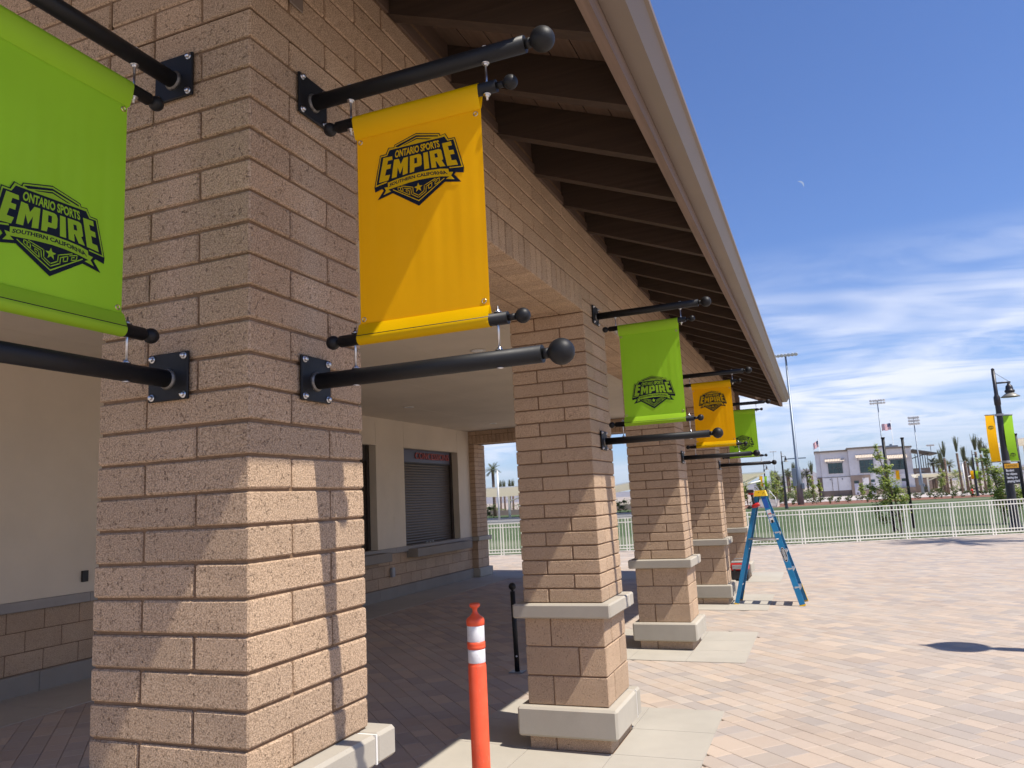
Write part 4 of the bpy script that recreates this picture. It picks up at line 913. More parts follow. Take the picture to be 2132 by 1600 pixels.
bt = [(-4.9, 92, 3.0, .9), (-3.2, 88, 2.7, .8), (-3.9, 104, 4.2, 1.3), (-2.2, 84, 3.1, .55), (-6.4, 90, 3.2, .9), (-1.4, 100, 3.4, .8), (.55, 96, 3.3, .7), (1.3, 93, 2.6, .45), (6.0, 100, 1.9, .7), (15.1, 104, 3.2, .8), (18.4, 100, 3.2, .6), (19.6, 102, 2.0, .5), (-7.3, 96, 2.6, .9), (20.6, 128, 3.4, 1.6), (18.6, 130, 2.8, 1.3), (-5.6, 112, 2.8, 1.1)]
for i, (x, y, h, r_) in enumerate(bt):
    bl = [(lr.uniform(-.3, .3) * r_, lr.uniform(-.3, .3) * r_, h * f, r_ * g) for f, g in ((.35, .55), (.55, .8), (.75, .7), (.92, .45))]
    tree((x, y, 0), ['round young tree right of the farthest pillar, above the stair', 'young tree between the stair and the distant street lamp', 'tallest leafy tree left of the distant street lamp', 'narrow young tree left of the tallest floodlight mast', 'leafy young tree at the left end of the planting', 'young tree just left of the tallest mast base', 'young tree right of the tallest mast base', 'small young tree at the left corner of the white building', 'low bushy tree before the white building lower wall', 'slim young tree before the right door of the white building', 'slim young tree before the first tied palm', 'small sapling right of the first tied palm', 'young tree at the far left edge of the mulch bed', 'broad tree behind the two tallest tied palms', 'broad tree behind the second tied palm', 'dark young tree far behind the garden stair'][i], bl, 700, .21, [(0, 0, 0), (0, 0, h * .5), (0, 0, h * .9)], .06, 'landscape trees beyond the field')
sh = None; k = 0
spots = []
for row, (y0_, n_, xa, xb) in enumerate(((85.5, 26, -2.5, 22), (90, 24, -5, 24), (94.5, 26, -6, 26))):
    for i in range(n_): spots.append((xa + (xb - xa) * (i + lr.uniform(-.3, .3)) / n_, y0_ + lr.uniform(-1.2, 1.2)))
protos = []
for v_ in range(4):
    t = empty('shrub', (spots[v_][0], spots[v_][1], 0)); tag(t, 'low shrub in the bark mulch bed beyond the playing field', 'shrub', 'shrubs in the mulch bed')
    c = crown([(t.location.x, t.location.y, .28, .38), (t.location.x + .2, t.location.y, .5, .25)], 130, .17, 'shrub_leaves'); c.build('foliage', None, t); protos.append(t)
for i, (x, y) in enumerate(spots[4:]): copy_thing(protos[i % 4], (x, y, 0))
for i in range(26):
    x = -58 + i * 2.05 + lr.uniform(-.6, .6); y = 84 + lr.uniform(-4, 8); q = copy_thing(protos[i % 4], (x, y, .07)); q['label'] = 'shrub on the verge below the cream shade canopies'; q['group'] = 'shrubs on the verge'; q.scale = (2.2, 2.2, 2.4)
m = MB(); m.mat('shrub_leaves')                               # weeds along the railing foot
for _ in range(1500):
    x = lr.uniform(-1, 8); leaf(m, Vector((x, fence_y(x) + lr.uniform(.05, .5), lr.uniform(-.02, .14))), .07, lr.random())
m.build('weeds', None, None, (0, 0, 0), kind='stuff')

# low hedges and thickets that read as masses
def thicket(name, x0, x1, y0, y1, h0, h1, n, s_, base=0.0):
    m = MB(); m.mat('shrub_leaves'); cs = [(lr.uniform(x0, x1), lr.uniform(y0, y1), lr.uniform(h0, h1)) for _ in range(max(8, n // 90))]
    for _ in range(n):
        cx_, cy_, h = lr.choice(cs); r_ = h * .6; d = Vector((lr.gauss(0, 1), lr.gauss(0, 1), lr.gauss(0, 1))).normalized() * lr.uniform(.5, 1.0)
        leaf(m, Vector((cx_ + d.x * r_, cy_ + d.y * r_, base + max(.02, h * .5 + d.z * h * .5))), s_ * lr.uniform(.7, 1.3), lr.random())
    m.build(name, None, None, (0, 0, 0), kind='stuff')
thicket('verge_bushes', -60, -9, 97, 112, .7, 1.7, 9000, .30)
thicket('far_bushes', -8, 1, 113, 138, .6, 1.9, 4500, .30)
thicket('palm_bed_bushes', 16, 27, 124, 136, .4, 1.1, 3000, .26)
m = MB(); m.box(-120, -9, 95.3, 95.7, -.1, .75); wl = m.build('garden_wall', 'tan_stucco'); tag(wl, 'long low tan garden wall behind the grass verge, under the shade canopies', 'wall')

def palm(x, y, h, kind, label, group, rt=.2, ang=None):
    t = empty('palm_tree', (x, y, 0)); tag(t, label, 'palm tree', group)
    lean = lr.uniform(-.15, .15); top = Vector((x + lean, y, h - (2.0 if kind == 'tied' else .9)))
    m = MB(); m.path([(x, y, 0), (x + lean * .3, y, top.z * .5), tuple(top)], [rt * 1.15, rt * .85, rt * .95], 9)
    for k in range(int(top.z / .22)): z = k * .22; m.lathe([(rt * 1.02, 0), (rt * 1.10, .08), (rt * .9, .14)], (x + lean * z / top.z, y, z), 8)
    m.build('trunk', 'palm_trunk', t)
    m = MB(); m.mat('palm_leaves')
    nf = 34 if kind == 'tied' else 34
    for i in range(nf):
        a = i * 2.39996; 
        if kind == 'tied': e_ = lr.uniform(1.30, 1.55); Lf = lr.uniform(1.2, 2.3); droop = .03
        else: e_ = lr.uniform(-.35, 1.25); Lf = 1.25 if h < 7.5 else 2.0; droop = .45
        d = Vector((math.cos(a) * math.cos(e_), math.sin(a) * math.cos(e_), math.sin(e_))); p = top.copy(); sp = []
        st_ = 9
        for k in range(st_ + 1): sp.append(p.copy()); p = p + d * (Lf / st_); d = (d + Vector((0, 0, -droop / st_ * 2.2))).normalized()
        for k in range(1, st_):
            dd = (sp[k + 1] - sp[k]).normalized(); sv = dd.cross(Vector((0, 0, 1))).normalized(); ll = (.42 if kind != 'tied' else .20) * math.sin(math.pi * (.25 + .7 * k / st_))
            for s_ in (-1, 1):
                tip = sp[k] + (sv * s_ * .8 + dd * .8 - Vector((0, 0, .25))).normalized() * ll; m.poly([sp[k], sp[k] + dd * .07, tip], lr.random())
                tip = sp[k] + dd * .09 + (sv * s_ * .7 + dd * .9 - Vector((0, 0, .15))).normalized() * ll; m.poly([sp[k] + dd * .09, sp[k] + dd * .15, tip], lr.random())
            m.poly([sp[k] - sv * .02, sp[k] + sv * .02, sp[k + 1] + sv * .015, sp[k + 1] - sv * .015], .3)
    m.build('crown', None, t); return t
tg = 'transplanted palms with tied up crowns'
TL = ['tied palm nearest the grandstand terrace', 'shorter tied palm close behind the one nearest the grandstand', 'tall tied palm second in the right hand row', 'tied palm set back between the two tallest ones', 'tallest tied palm, left of the street lamp banners', 'tied palm directly right of the tallest one', 'tied palm closest to the yellow lamp banner', 'short tied palm partly behind the street lamp', 'slim tied palm left of the tallest floodlight mast', 'slim tied palm between the tallest mast and the white building', 'small tied palm far left, above the canopy by the last pillar', 'tied palm in the rear row behind the two tallest', 'low tied palm in the rear row beside the grandstand']
for pi_, (x, y, h) in enumerate([(16.5, 110, 6.55), (18.1, 125, 6.1), (18.07, 110, 7.1), (21.7, 130, 6.3), (19.25, 105, 7.0), (20.65, 110, 6.75), (21.9, 115, 6.3), (22.8, 130, 4.9), (-2.0, 120, 5.4), (.45, 120, 5.45), (-6.9, 150, 5.2), (20.0, 118, 6.2), (17.3, 118, 5.0)]):
    palm(x, y, h, 'tied', TL[pi_], tg, .135)
FL = ['open palm far left of the street lamps behind the ladder', 'open palm left of the distant street lamp above the planting', 'open palm right beside the tallest floodlight mast', 'taller open palm behind the distant street lamp', 'open palm right behind the grandstand terrace', 'open palm between the grandstand and the first tied palm', 'open palm low behind the tied palms near the canopy', 'small open palm right behind the tallest mast', 'lowest open palm above the canopy beside the last pillar', 'open palm farthest right, behind the yellow lamp banner']
for pi_, (x, y, h) in enumerate([(-6.1, 150, 5.0), (-3.8, 150, 5.1), (-.7, 150, 5.1), (-4.5, 160, 5.6), (18.9, 140, 5.6), (19.6, 140, 5.3), (22.4, 150, 5.2), (-1.8, 155, 4.9), (-5.2, 140, 4.4), (24.6, 145, 5.4)]):
    palm(x, y, h, 'fan', FL[pi_], 'fan palms among the far planting', .17)
palm(-37.7, 90, 6.9, 'fan', 'open crowned palm above the shade canopy, seen between the second pillar and the pier', None, .2)
for x in (-50.6, -49.4, -47.4, -46.7): palm(x, 121 + lr.uniform(-3, 3), 5.5, 'tied', 'short tied palm above the shade canopy seen under the porch', 'short palms above the shade canopy', .17)
palm(10.4, 22.8, 9.6, 'fan', 'tall palm whose frond shadow falls on the far plaza, outside the right picture edge', None, .17)

# ================================================================ street lamps
def lamp(x, y, label, group=None, rot=0, simple_=False):
    t = empty('street_lamp', (x, y, 0)); tag(t, label, 'street lamp', group)
    m = MB(); m.lathe([(.21, 0), (.20, .12), (.165, .2), (.15, .35), (.145, .5), (.115, 2.4), (.085, 4.15), (.085, 4.18), (.10, 4.2), (.10, 4.45), (.075, 4.5), (.062, 4.55), (.055, 5.36), (.0001, 5.36)], (x, y, 0), 20); m.sphere((x, y, 5.40), .055, 14, 10); m.build('post', 'dark_bronze_pole', t)
    m = MB(); m.tube((x, y, 4.93), (x + .46, y, 4.93), .03, n=12); m.build('arm', 'dark_bronze_pole', t)
    m = MB(); m.tube((x, y, 5.32), (x + .42, y, 4.95), .006, n=6); m.build('stay_rod', 'dark_bronze_pole', t)
    cx_ = x + .40
    m = MB(); m.mat('dark_bronze_pole').lathe([(.03, 4.93), (.045, 4.88), (.06, 4.84), (.10, 4.80), (.115, 4.72), (.115, 4.66), (.15, 4.65), (.15, 4.60), (.09, 4.58)], (cx_, y, 0), 20)
    for k in range(6): a = k * math.pi / 3; m.box(cx_ + .125 * math.cos(a) - .012, cx_ + .125 * math.cos(a) + .012, y + .125 * math.sin(a) - .012, y + .125 * math.sin(a) + .012, 4.57, 4.67)
    m.build('lamp_housing', None, t)
    m = MB(); m.lathe([(.085, 4.60), (.12, 4.56), (.20, 4.50), (.285, 4.435), (.285, 4.425), (.19, 4.485), (.11, 4.54), (.0001, 4.56)], (cx_, y, 0), 28); m.build('lamp_shade', 'lamp_shade_metal', t)
    m = MB(); m.lathe([(.0001, 4.47), (.05, 4.48), (.07, 4.52), (.05, 4.55)], (cx_, y, 0), 16); m.build('lens', 'glass_lens', t)
    return t
lx, ly = 7.36, 28.30
L1 = lamp(lx, ly, 'dark street lamp with bell shade, carrying two banners and a warning sign')
def cloth_banner(x0, x1, z0, z1, y, mat, label, logo_z, billow=.09, logo=True, group=None, s=1.0, yaw=0.0, pivot=0.0):
    t = empty('lamp_banner', ((x0 + x1) / 2, y, (z0 + z1) / 2)); tag(t, label, 'banner', group)
    def W(u, v_, h=0):
        zz = z1 + (z0 - z1) * v_; b = math.sin(math.pi * v_) * billow; X_ = x0 + (x1 - x0) * u - b * .35; return (X_, y - b - h + (X_ - pivot) * yaw, zz)
    m = MB(); m.smooth = True; g = []
    for sd_ in (0, -.002):
        for j in range(13):
            for i in range(5): m.v.append(W(i / 4, j / 12, sd_))
    for s_ in range(2):
        for j in range(12):
            for i in range(4): k_ = s_ * 65 + j * 5 + i; m.face([k_, k_ + 1, k_ + 6, k_ + 5])
    m.build('fabric', mat, t)
    for z in (z0, z1):
        m = MB(); m.tube((x0, y + (x0 - pivot) * yaw, z), (x1, y + (x1 - pivot) * yaw, z), .012 * s, n=8); m.build('banner_rod', 'dark_bronze_pole', t)
    if logo:
        m = MB(); sc = (x1 - x0) * .60 / 330; xc = (x0 + x1) / 2
        def lay(polys, mt, h):
            m.mat(mt)
            for pp in polys:
                b0 = len(m.v)
                for a, b in pp:
                    z = logo_z + b * sc; m.v.append(W((xc + a * sc - x0) / (x1 - x0), (z1 - z) / (z1 - z0), h + .006))
                for tr_ in tess(pp): m.face([b0 + i for i in tr_])
        lay(LOGO['dark0'], 'navy_ink', .001); lay(LOGO['field1'], mat, .003); lay(LOGO['dark2'], 'navy_ink', .005); lay(LOGO['field3'], mat, .007); lay(LOGO['dark4'], 'navy_ink', .009)
        m.build('printed_badge', None, t)
    return t
cloth_banner(6.90, 7.20, 2.28, 3.86, ly - .02, 'yellow_vinyl', 'yellow banner billowing on the left of the street lamp by the railing', 3.36, .13, yaw=.42, pivot=7.36)
cloth_banner(7.46, 7.76, 2.26, 3.82, ly - .02, 'green_vinyl', 'green banner billowing on the right of the street lamp by the railing', 2.42, .13, yaw=.42, pivot=7.36)
t = empty('lamp_clamp', (lx, ly, 3.1)); tag(t, 'short steel clamps holding the two banners to the street lamp', 'banner bracket')
for z in (2.27, 3.85):
    m = MB(); m.lathe([(.13, 0), (.13, .07)], (lx, ly, z - .035), 16); m.build('clamp', 'aluminium_dull', t)
    m = MB(); m.tube((6.88, ly - .02 - .48 * .42, z), (7.78, ly - .02 + .42 * .42, z), .010, n=8); m.build('cross_rod', 'aluminium_dull', t)
t = empty('warning_sign', (lx + .1, ly - .18, 1.85)); tag(t, 'black and orange caution sign fixed to the street lamp post', 'sign')
sx0, sx1, sy = 7.255, 7.665, ly - .165
m = MB(); m.box(sx0, sx1, sy - .003, sy + .003, 1.52, 2.045); m.build('sign_panel', 'sign_black', t)
m = MB(); m.box(sx0, sx1, sy - .003, sy + .003, 2.047, 2.20); m.build('caution_header', 'caution_orange', t)
def sign_text(txt, x0, x1, z0, z1, y, mat, name, parent, bold=.02):
    vv, ff, ar = text_verts(txt, bold); m = MB(); m.v = [(x0 + u * (x1 - x0), y, z0 + v_ * (z1 - z0)) for u, v_ in vv]
    for f_ in ff: m.face(list(f_))
    return m.build(name, mat, parent)
sign_text('CAUTION!', sx0 + .045, sx1 - .045, 2.082, 2.165, sy - .005, 'sign_black', 'header_text', t, .0)
for i, (tx, wd, de) in enumerate((('Be alert', .23, 0), ('for objects', .30, .022), ('leaving the', .30, .022), ('playing field', .345, .022))):
    z = 1.935 - i * .118; sign_text(tx, sx0 + .03, sx0 + .03 + wd, z - de, z + .082, sy - .005, 'sign_white', 'sign_text', t, .03)
# the nearer lamp stands just outside the picture; its shadow crosses the paving
L2 = copy_thing(L1, (5.855, 7.25, 0)); L2.rotation_euler.z = math.pi - .2; L2['label'] = 'nearer street lamp just off the right edge, casting a bell shaped shadow on the paving'
for (x, y, lb) in ((-1.45, 70, 'distant street lamp above the planting, just left of the tall floodlight mast'), (-4.6, 95, 'small distant street lamp with yellow and green banners behind the ladder top'), (16.4, 90, 'small distant street lamp with banners between the tied palms')):
    q = copy_thing(L1, (x, y, 0)); q['label'] = lb; q.scale = (.8, .8, .86 if x > 0 else .92)
cloth_banner(-5.20, -4.84, 2.1, 3.35, 94.9, 'yellow_vinyl', 'tiny yellow banner on the distant lamp behind the ladder top', 0, .15, False)
cloth_banner(-4.62, -4.34, 2.1, 3.30, 94.9, 'green_vinyl', 'tiny green banner on the distant lamp behind the ladder top', 0, .15, False)
cloth_banner(16.02, 16.30, 1.75, 2.62, 89.9, 'yellow_vinyl', 'tiny yellow banner on the distant lamp between the tied palms', 0, .12, False)
cloth_banner(16.46, 16.70, 1.75, 2.60, 89.9, 'green_vinyl', 'tiny green banner on the distant lamp between the tied palms', 0, .12, False)
for (x, y, h, lb) in ((3.82, 29.58, 3.44, 'left one of two plain black posts behind the railing, beside the young tree'), (4.66, 31.79, 3.50, 'right one of two plain black posts behind the railing'), (8.12, 30.2, 3.28, 'black post behind the railing, right of the street lamp')):
    t = empty('net_post', (x, y, 0)); tag(t, lb, 'post')
    m = MB(); m.tube((x, y, 0), (x, y, h - .05), .058, .052, n=14); m.build('pole', 'black_powder_coat', t)
    m = MB(); m.tube((x, y, h - .05), (x, y, h), .068, n=14); m.build('pole_cap', 'black_powder_coat', t)

# ================================================================ floodlight masts, flags
def mast(x, y, h, rb, rows, label, wid, low=True, nl=6):
    t = empty('floodlight_mast', (x, y, 0)); tag(t, label, 'floodlight mast')
    m = MB(); m.path([(x, y, 0), (x, y, h * .24), (x, y, h * .25), (x, y, h)], [rb, rb * .9, rb * .55, rb * .30], 12); m.build('pole', 'galvanised_pole', t)
    if low:
        m = MB(); m.cbox(x - rb * 1.8, x - rb * .6, y - rb, y + rb * .4, h * .12, h * .24, .03); m.build('control_cabinet', 'galvanised_pole', t)
        m = MB(); m.cbox(x + rb * .7, x + rb * 1.6, y - rb, y + rb * .4, h * .10, h * .14, .03); m.build('control_box', 'galvanised_pole', t)
    for k in range(rows):
        z = h - .05 - k * .42; m = MB(); m.box(x - wid, x + wid, y - .04, y + .04, z - .04, z + .04); m.build('crossarm', 'galvanised_pole', t)
        for i in range(nl):
            xx = x - wid + 2 * wid * (i + .5) / nl; m = MB(); c_ = Vector((xx, y - .12, z + .08)); m.lathe([(.0001, -.14), (.07, -.13), (.13, -.02), (.20, .05), (.20, .07), (.0001, .065)], c_, 12, (.15 * (1 if i % 2 else -1), -.75, -.45)); m.build('floodlight', 'fixture_white', t)
    m = MB(); m.box(x - wid * .75, x + wid * .75, y - .03, y + .03, h * .30, h * .305 + .03); m.build('lower_crossarm', 'galvanised_pole', t)
mast(-.60, 85, 15.95, .33, 1, 'tallest floodlight mast, rising from the mulch bed beside the roof corner', 1.25, nl=7)
mast(11.25, 133, 14.9, .24, 2, 'floodlight mast with two rows of lamps behind the white building', 1.15)
mast(14.45, 118, 10.6, .20, 3, 'floodlight mast with three rows of lamps above the grandstand roof', .68, nl=5)
mast(21.2, 160, 8.35, .16, 1, 'small distant floodlight mast right of the grandstand roof', .65, False, 4)
mast(-11.2, 250, 13.2, .2, 1, 'faint far floodlight mast above the shade canopy', 1.0, False, 4)
def flagpole(x, y, h, fx, fz0, fz1, droop, label):
    t = empty('flagpole', (x, y, 0)); tag(t, label, 'flagpole')
    m = MB(); m.tube((x, y, 0), (x, y, h), .06, .03, n=8); m.sphere((x, y, h + .06), .09, 10, 8); m.build('pole', 'trim_white', t)
    m = MB(); n_ = 10
    def W(u, v_): return (x + (fx - x) * u, y + .25 * math.sin(u * 7) * u, fz1 + (fz0 - fz1) * v_ - droop * u * u + .06 * math.sin(u * 9))
    for i in range(n_):
        for j in range(13):
            u0, u1, v0, v1 = i / n_, (i + 1) / n_, j / 13, (j + 1) / 13
            m.mat('flag_blue' if (u1 <= .42 and j < 7) else ('flag_red' if j % 2 == 0 else 'flag_white')); m.poly([W(u0, v0), W(u1, v0), W(u1, v1), W(u0, v1)])
    for a in range(3):
        for b in range(3):
            u, v_ = .07 + a * .13, .08 + b * .16; c_ = Vector(W(u, v_)) - Vector((0, .03, 0)); m.mat('flag_white'); m.poly([(c_.x - .04, c_.y, c_.z), (c_.x, c_.y, c_.z - .05), (c_.x + .04, c_.y, c_.z), (c_.x, c_.y, c_.z + .05)])
    m.build('flag', None, t)
flagpole(1.90, 150, 10.3, .95, 8.95, 10.1, .55, 'white flagpole with a striped flag drooping, left end of the white building')
flagpole(14.22, 150, 12.7, 12.7, 11.15, 12.3, .10, 'white flagpole with a striped flag flying, above the middle of the white building')

# ================================================================ the white field building
fb = empty('field_building', (9, 142, 0)); tag(fb, 'two storey white stucco field building with awnings, beyond the playing field', 'building')
def bx(x0, x1, y0, y1, z0, z1, nm, mt, par=None):
    m = MB(); m.box(x0, x1, y0, y1, z0, z1); return m.build(nm, mt, par or fb)
bx(1.85, 6.25, 140, 150, .95, 7.45, 'left_block', 'lavender_stucco'); bx(6.27, 11.6, 139.4, 150, .95, 7.7, 'centre_block', 'lavender_stucco'); bx(11.62, 15.85, 140, 150, .95, 7.4, 'right_block', 'lavender_stucco')
bx(1.05, 1.84, 140.3, 149, .95, 7.5, 'side_pier', 'lavender_stucco'); bx(1.08, 1.86, 140.2, 140.29, 0, 3.3, 'pier_base', 'dark_tan_stucco')
bx(1.84, 6.2, 139.93, 150, 0, .94, 'left_plinth', 'dark_tan_stucco'); bx(6.26, 15.85, 139.3, 150, 0, .94, 'plinth', 'tan_stucco')
for a, b, y_, z in ((1.75, 6.25, 139.7, 7.45), (6.1, 11.75, 139.1, 7.7), (11.76, 16.0, 139.7, 7.4), (.95, 1.74, 140.0, 7.5)): bx(a, b, y_, 150.2, z, z + .28, 'parapet_cap', 'cap_brown')
bx(1.9, 6.24, 139.94, 139.99, .95, 3.15, 'lower_wall_panel', 'white_stucco'); bx(1.86, 6.25, 139.9, 139.99, 3.16, 3.24, 'band_course', 'cap_brown')
bx(6.28, 9.3, 139.32, 139.39, .95, 3.35, 'tan_panel', 'tan_stucco'); bx(8.05, 9.0, 139.28, 139.31, .95, 2.85, 'arched_recess', 'white_stucco'); bx(11.62, 15.86, 139.93, 139.99, .95, 3.2, 'lower_wall_panel', 'white_stucco')
for (x0, x1, z0, z1, y_) in ((2.96, 5.22, 3.83, 5.6, 139.99), (7.85, 9.98, 3.65, 5.8, 139.39), (12.56, 14.76, 3.9, 5.6, 139.99)):
    w_ = bx(x0, x1, y_ - .06, y_ - .01, z0, z1, 'window', 'window_frame')
    for i in range(3):
        for j in range(2):
            a = x0 + .06 + (x1 - x0 - .06) * i / 3; b = x0 + (x1 - x0 - .06) * (i + 1) / 3; c_ = z0 + .06 + (z1 - z0 - .06) * j / 2; d = z0 + (z1 - z0 - .06) * (j + 1) / 2
            bx(a, b, y_ - .08, y_ - .061, c_, d, 'pane', 'window_glass', w_)
for (x0, x1, z0, z1, y_) in ((2.55, 5.63, 5.86, 6.30, 139.99), (7.38, 10.2, 6.15, 6.70, 139.39), (12.15, 15.12, 5.76, 6.40, 139.99)):
    aw = empty('awning', ((x0 + x1) / 2, y_, z1), fb); n_ = 12
    for i in range(n_):
        a = x0 + (x1 - x0) * i / n_; b = x0 + (x1 - x0) * (i + 1) / n_ - .05; m = MB()
        m.v = [(a, y_, z1), (b, y_, z1), (b, y_ - .9, z0), (a, y_ - .9, z0), (a, y_, z1 + .05), (b, y_, z1 + .05), (b, y_ - .95, z0 + .03), (a, y_ - .95, z0 + .03)]
        for q in ((0, 3, 2, 1), (4, 5, 6, 7), (0, 1, 5, 4), (1, 2, 6, 5), (2, 3, 7, 6), (3, 0, 4, 7)): m.face(list(q))
        m.build('awning_pan', 'awning_cream', aw)
    for xx in (x0 + .3, x1 - .3):
        m = MB(); m.tube((xx, y_, z0 - .35), (xx, y_ - .8, z0), .04, n=6); m.build('awning_brace', 'window_frame', aw)
for (x0, x1, z1, y_) in ((6.73, 7.45, 2.42, 139.31), (13.94, 14.66, 2.42, 139.92), (9.3, 9.9, 2.5, 139.31)):
    d_ = bx(x0, x1, y_ - .05, y_ - .004, .12, z1 - .45, 'door', 'door_grey'); bx(x0, x1, y_ - .05, y_ - .004, z1 - .44, z1, 'transom_window', 'window_glass'); bx(x0 + .25, x1 - .15, y_ - .06, y_ - .051, .25, .5, 'door_vent', 'window_frame', d_)
for xx in (3.35, 4.25): bx(xx - .03, xx + .03, 139.86, 139.93, 0, 3.1, 'downpipe', 'dark_tan_stucco')
for xx in (3.1, 5.0, 8.3): bx(xx - .07, xx + .07, 139.2 if xx > 6.3 else 139.8, 139.27 if xx > 6.3 else 139.93, 2.75, 2.95, 'wall_lamp', 'window_frame')
cloth_banner(13.17, 13.70, 2.2, 3.78, 139.7, 'yellow_vinyl', 'yellow banner hanging on the white field building', 0, .05, False)
# grandstand terrace at its right end
gs = empty('grandstand_terrace', (17.5, 141, 0)); tag(gs, 'brown grandstand terrace with dark sloping roof on posts, right of the white building', 'grandstand')
m = MB(); m.v = [(15.87, 138, 7.05), (19.5, 138, 6.2), (19.5, 148, 6.2), (15.87, 148, 7.05), (15.87, 138, 6.85), (19.5, 138, 6.05), (19.5, 148, 6.05), (15.87, 148, 6.85)]
for q in ((0, 1, 2, 3), (7, 6, 5, 4), (0, 4, 5, 1), (1, 5, 6, 2), (2, 6, 7, 3), (3, 7, 4, 0)): m.face(list(q))
m.build('sloping_roof', 'dark_roof', gs)
bx(12.6, 14.4, 144, 146, 7.5, 8.1, 'roof_unit', 'galvanised_pole'); bx(13.2, 13.5, 144, 146, 8.1, 8.35, 'roof_vent', 'galvanised_pole')
for i in range(5): m = MB(); m.tube((15.9, 139 + i * 2, 5.6), (18.4, 139 + i * 2, 6.3), .07, n=6); m.build('roof_strut', 'dark_roof', gs)
for i in range(6): xx = 16.25 + i * .42; m = MB(); m.tube((xx, 139 + i * .6, 3.9), (xx, 139 + i * .6, 6.2), .06, n=8); m.build('terrace_post', 'dark_roof', gs)
bx(15.9, 18.35, 140, 147, 0, 3.95, 'terrace_wall', 'tan_stucco', gs); bx(15.88, 18.2, 139.9, 140, 2.2, 3.95, 'terrace_screen', 'dark_tan_stucco', gs); bx(16.7, 17.5, 139.82, 139.9, 2.4, 3.2, 'terrace_panel', 'window_frame', gs); bx(16.9, 17.5, 139.9, 139.98, 0, 1.2, 'terrace_opening', 'dark_roof', gs)
m = MB(); m.v = [(18.5, 141, 2.6), (19.6, 141, 2.6), (19.6, 145, 2.6), (18.5, 145, 2.6), (18.6, 141, .3), (19.1, 141, .3), (19.1, 145, .3), (18.6, 145, .3)]
for q in ((0, 1, 2, 3), (7, 6, 5, 4), (0, 4, 5, 1), (1, 5, 6, 2), (2, 6, 7, 3), (3, 7, 4, 0)): m.face(list(q))
m.build('side_buttress', 'dark_tan_stucco', gs)

# ================================================================ shade canopies
def canopy(x0, x1, y0, y1, za, zb, label, posts_, dip=.35, pz=None):
    t = empty('shade_canopy', ((x0 + x1) / 2, (y0 + y1) / 2, 0)); tag(t, label, 'shade canopy')
    m = MB(); n_ = 8
    def Z(u, v_): return za + (zb - za) * u - dip * (4 * v_ * (1 - v_)) * (1 if dip > 0 else 0)
    for s_, mt in ((.09, 'canopy_under'), (0, 'canopy_under')):
        m.mat(mt)
        for i in range(n_):
            for j in range(n_):
                q = []
                for u, v_ in ((i, j), (i + 1, j), (i + 1, j + 1), (i, j + 1)): u, v_ = u / n_, v_ / n_; q.append((x0 + (x1 - x0) * u, y0 + (y1 - y0) * v_, Z(u, v_) + s_))
                m.poly(q)
    m.mat('canopy_cream'); m.poly([(x0, y0, Z(0, 0)), (x1, y0, Z(1, 0)), (x1, y0, Z(1, 0) + .11), (x0, y0, Z(0, 0) + .11)]); m.poly([(x1, y0, Z(1, 0)), (x1, y1, Z(1, 1)), (x1, y1, Z(1, 1) + .09), (x1, y0, Z(1, 0) + .09)])
    m.build('fabric_roof', None, t)
    for px_, py_ in posts_:
        m = MB(); u, v_ = (px_ - x0) / (x1 - x0), (py_ - y0) / (y1 - y0); m.tube((px_, py_, -.03), (px_, py_, Z(u, v_)), .14, n=10); m.build('post', 'canopy_cream', t)
        m = MB(); m.tube((px_, py_, Z(u, v_) - .6), (px_ + (x1 - x0) * .25, py_, Z(min(1, u + .25), v_) - .02), .07, n=8); m.build('brace', 'canopy_cream', t)
t = empty('shade_canopy', (-4.6, 62, 0)); tag(t, 'cream shade canopy just right of the farthest pillar', 'shade canopy')
m = MB(); m.mat('canopy_under'); A_, B_, C_, D_ = (-8.5, 58, 2.92), (-2.2, 58.4, 2.98), (-4.2, 66, 2.35), (-8.5, 66, 2.1)
m.poly([A_, B_, C_, D_]); m.poly([(x, y, z + .08) for x, y, z in (A_, B_, C_, D_)]); m.mat('canopy_cream'); m.poly([A_, B_, (B_[0], B_[1], B_[2] + .09), (A_[0], A_[1], A_[2] + .09)]); m.poly([B_, C_, (C_[0], C_[1], C_[2] + .08), (B_[0], B_[1], B_[2] + .08)]); m.build('fabric_roof', None, t)
for y_ in (60, 64): m = MB(); m.tube((-5.0, y_, -.03), (-5.0, y_, 2.6 - (y_ - 60) * .1), .10, n=10); m.build('post', 'canopy_cream', t); m = MB(); m.tube((-5, y_, 2.0), (-3.0, y_, 2.75 - (y_ - 60) * .07), .06, n=8); m.build('brace', 'canopy_cream', t)
canopy(-34, -26.5, 75, 84, 3.35, 3.35, 'cream shade canopy seen between the pier and the second pillar', [(-31.2, 79), (-29.8, 82)], .9)
canopy(-19.5, -13.0, 75, 84, 2.65, 3.6, 'cream shade canopy seen between the second and middle pillars', [(-16.3, 79), (-17.6, 83)], .5)
canopy(15.0, 21.2, 128, 136, 2.85, 2.75, 'long white shade canopy behind the tied palms', [(16.6, 130), (19.0, 130), (21, 131)], .5)
canopy(24.0, 32, 110, 120, 6.3, 6.9, 'high white shade canopy at the right picture edge behind the green banner', [(26.2, 114)], .8)
canopy(23.8, 30, 112, 120, 3.0, 2.9, 'low white shade canopy at the right picture edge below the high one', [(25.4, 115)], .4)
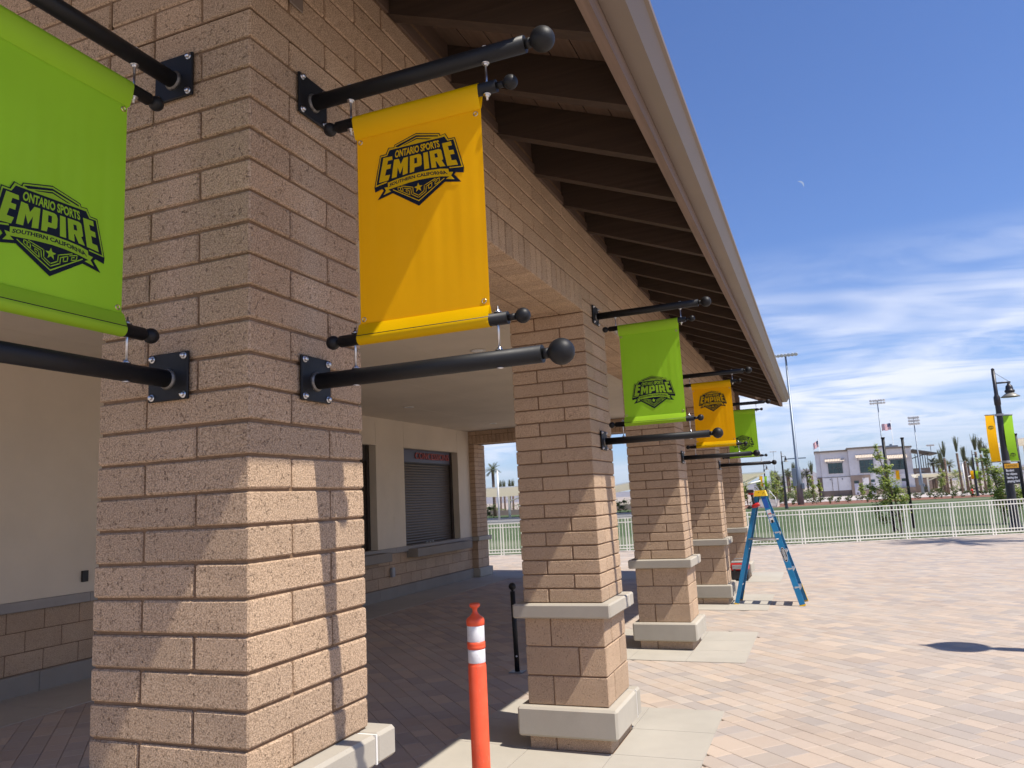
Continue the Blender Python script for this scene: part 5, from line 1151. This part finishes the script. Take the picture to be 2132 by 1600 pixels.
for (x, y, h, lb) in ((-30.6, 74.5, 5.15, 'slim white mast beside the canopy seen past the second pillar'), (-15.7, 74.5, 5.0, 'slim white mast beside the canopy right of the second pillar'), (16.9, 100, 3.6, 'slim white mast in front of the long canopy')):
    t = empty('white_mast', (x, y, 0)); tag(t, lb, 'mast'); m = MB(); m.tube((x, y, 0), (x, y, h), .11, .09, n=10); m.build('shaft', 'trim_white', t); m = MB(); m.lathe([(.10, 0), (.12, .03), (.0001, .1)], (x, y, h), 10); m.build('mast_cap', 'trim_white', t)
# stair and handrails left of the mulch bed
t = empty('garden_stair', (-3.4, 82, 0)); tag(t, 'pale concrete stair with two sloping handrails left of the mulch bed', 'stair')
for k in range(6):
    m = MB(); m.box(-5.4, -2.7, 79.2 + k * .9, 84.6, k * .12 - .03, (k + 1) * .12 - .03); m.build('step', 'walk_concrete', t)
for xx in (-3.6, -2.75):
    m = MB(); m.path([(xx, 78.8, 0), (xx, 78.8, .9), (xx - .9, 84.6, 1.62), (xx - .9, 84.6, .7)], .035, 8); m.build('handrail', 'trim_white', t)
t = empty('fire_hydrant', (16.25, 92, 0)); tag(t, 'small red hydrant at the foot of the distant lamp among the palms', 'hydrant')
m = MB(); m.lathe([(.17, 0), (.17, .08), (.11, .1), (.11, .5), (.14, .52), (.13, .62), (.06, .72), (.0001, .74)], (16.25, 92, 0), 14); m.build('barrel', 'hazard_red', t)
m = MB(); m.tube((16.05, 92, .38), (16.45, 92, .38), .06, n=10); m.build('outlet', 'hazard_red', t)

# the day moon: a thin crescent high over the field
mc = C0 + Vector((.01327, .93478, .35497)) * 7000; mu = Vector((.35, 0, 1)).normalized(); n_ = Vector((.01327, .93478, .35497)); mr_ = n_.cross(Vector((0, 0, 1))).normalized(); mv_ = mr_.cross(n_)
m = MB(); K = 24; ro = 34; rot = R(38)
def mp_(a, b): c_, s_ = math.cos(rot), math.sin(rot); return tuple(mc + mr_ * (a * c_ - b * s_) + mv_ * (a * s_ + b * c_))
outp = [mp_(ro * math.cos(t_), ro * math.sin(t_)) for t_ in [R(-75) + R(150) * i / K for i in range(K + 1)]]
inn = [mp_(ro * math.cos(t_) * .58 + ro * .0, ro * math.sin(t_)) for t_ in [R(-75) + R(150) * i / K for i in range(K + 1)]]
for i in range(K): m.poly([outp[i], outp[i + 1], inn[i + 1], inn[i]])
mo = m.build('moon', 'moon_surface', None, tuple(mc)); tag(mo, 'pale day moon, a thin crescent in the blue sky', 'moon')

for o in COL.objects:
    if '_w' in o.keys(): del o['_w']

# ---- clear summer air over the flat country: a thin even haze, the sky outside it
m = MB(); m.box(-11500, 11500, -3500, 13000, -1.5, 460); hz = m.build('haze', None, None, (0, 0, 0)); hz['kind'] = 'stuff'
hm = bpy.data.materials.new('thin_haze'); hm.use_nodes = True; hm.node_tree.nodes.clear()
ho = hm.node_tree.nodes.new('ShaderNodeOutputMaterial'); hv = hm.node_tree.nodes.new('ShaderNodeVolumePrincipled'); hv.inputs['Density'].default_value = .000042; hv.inputs['Color'].default_value = (.93, .95, 1, 1)
hm.node_tree.links.new(hv.outputs[0], ho.inputs['Volume']); hz.data.materials.append(hm)
if '_w' in hz.keys(): del hz['_w']
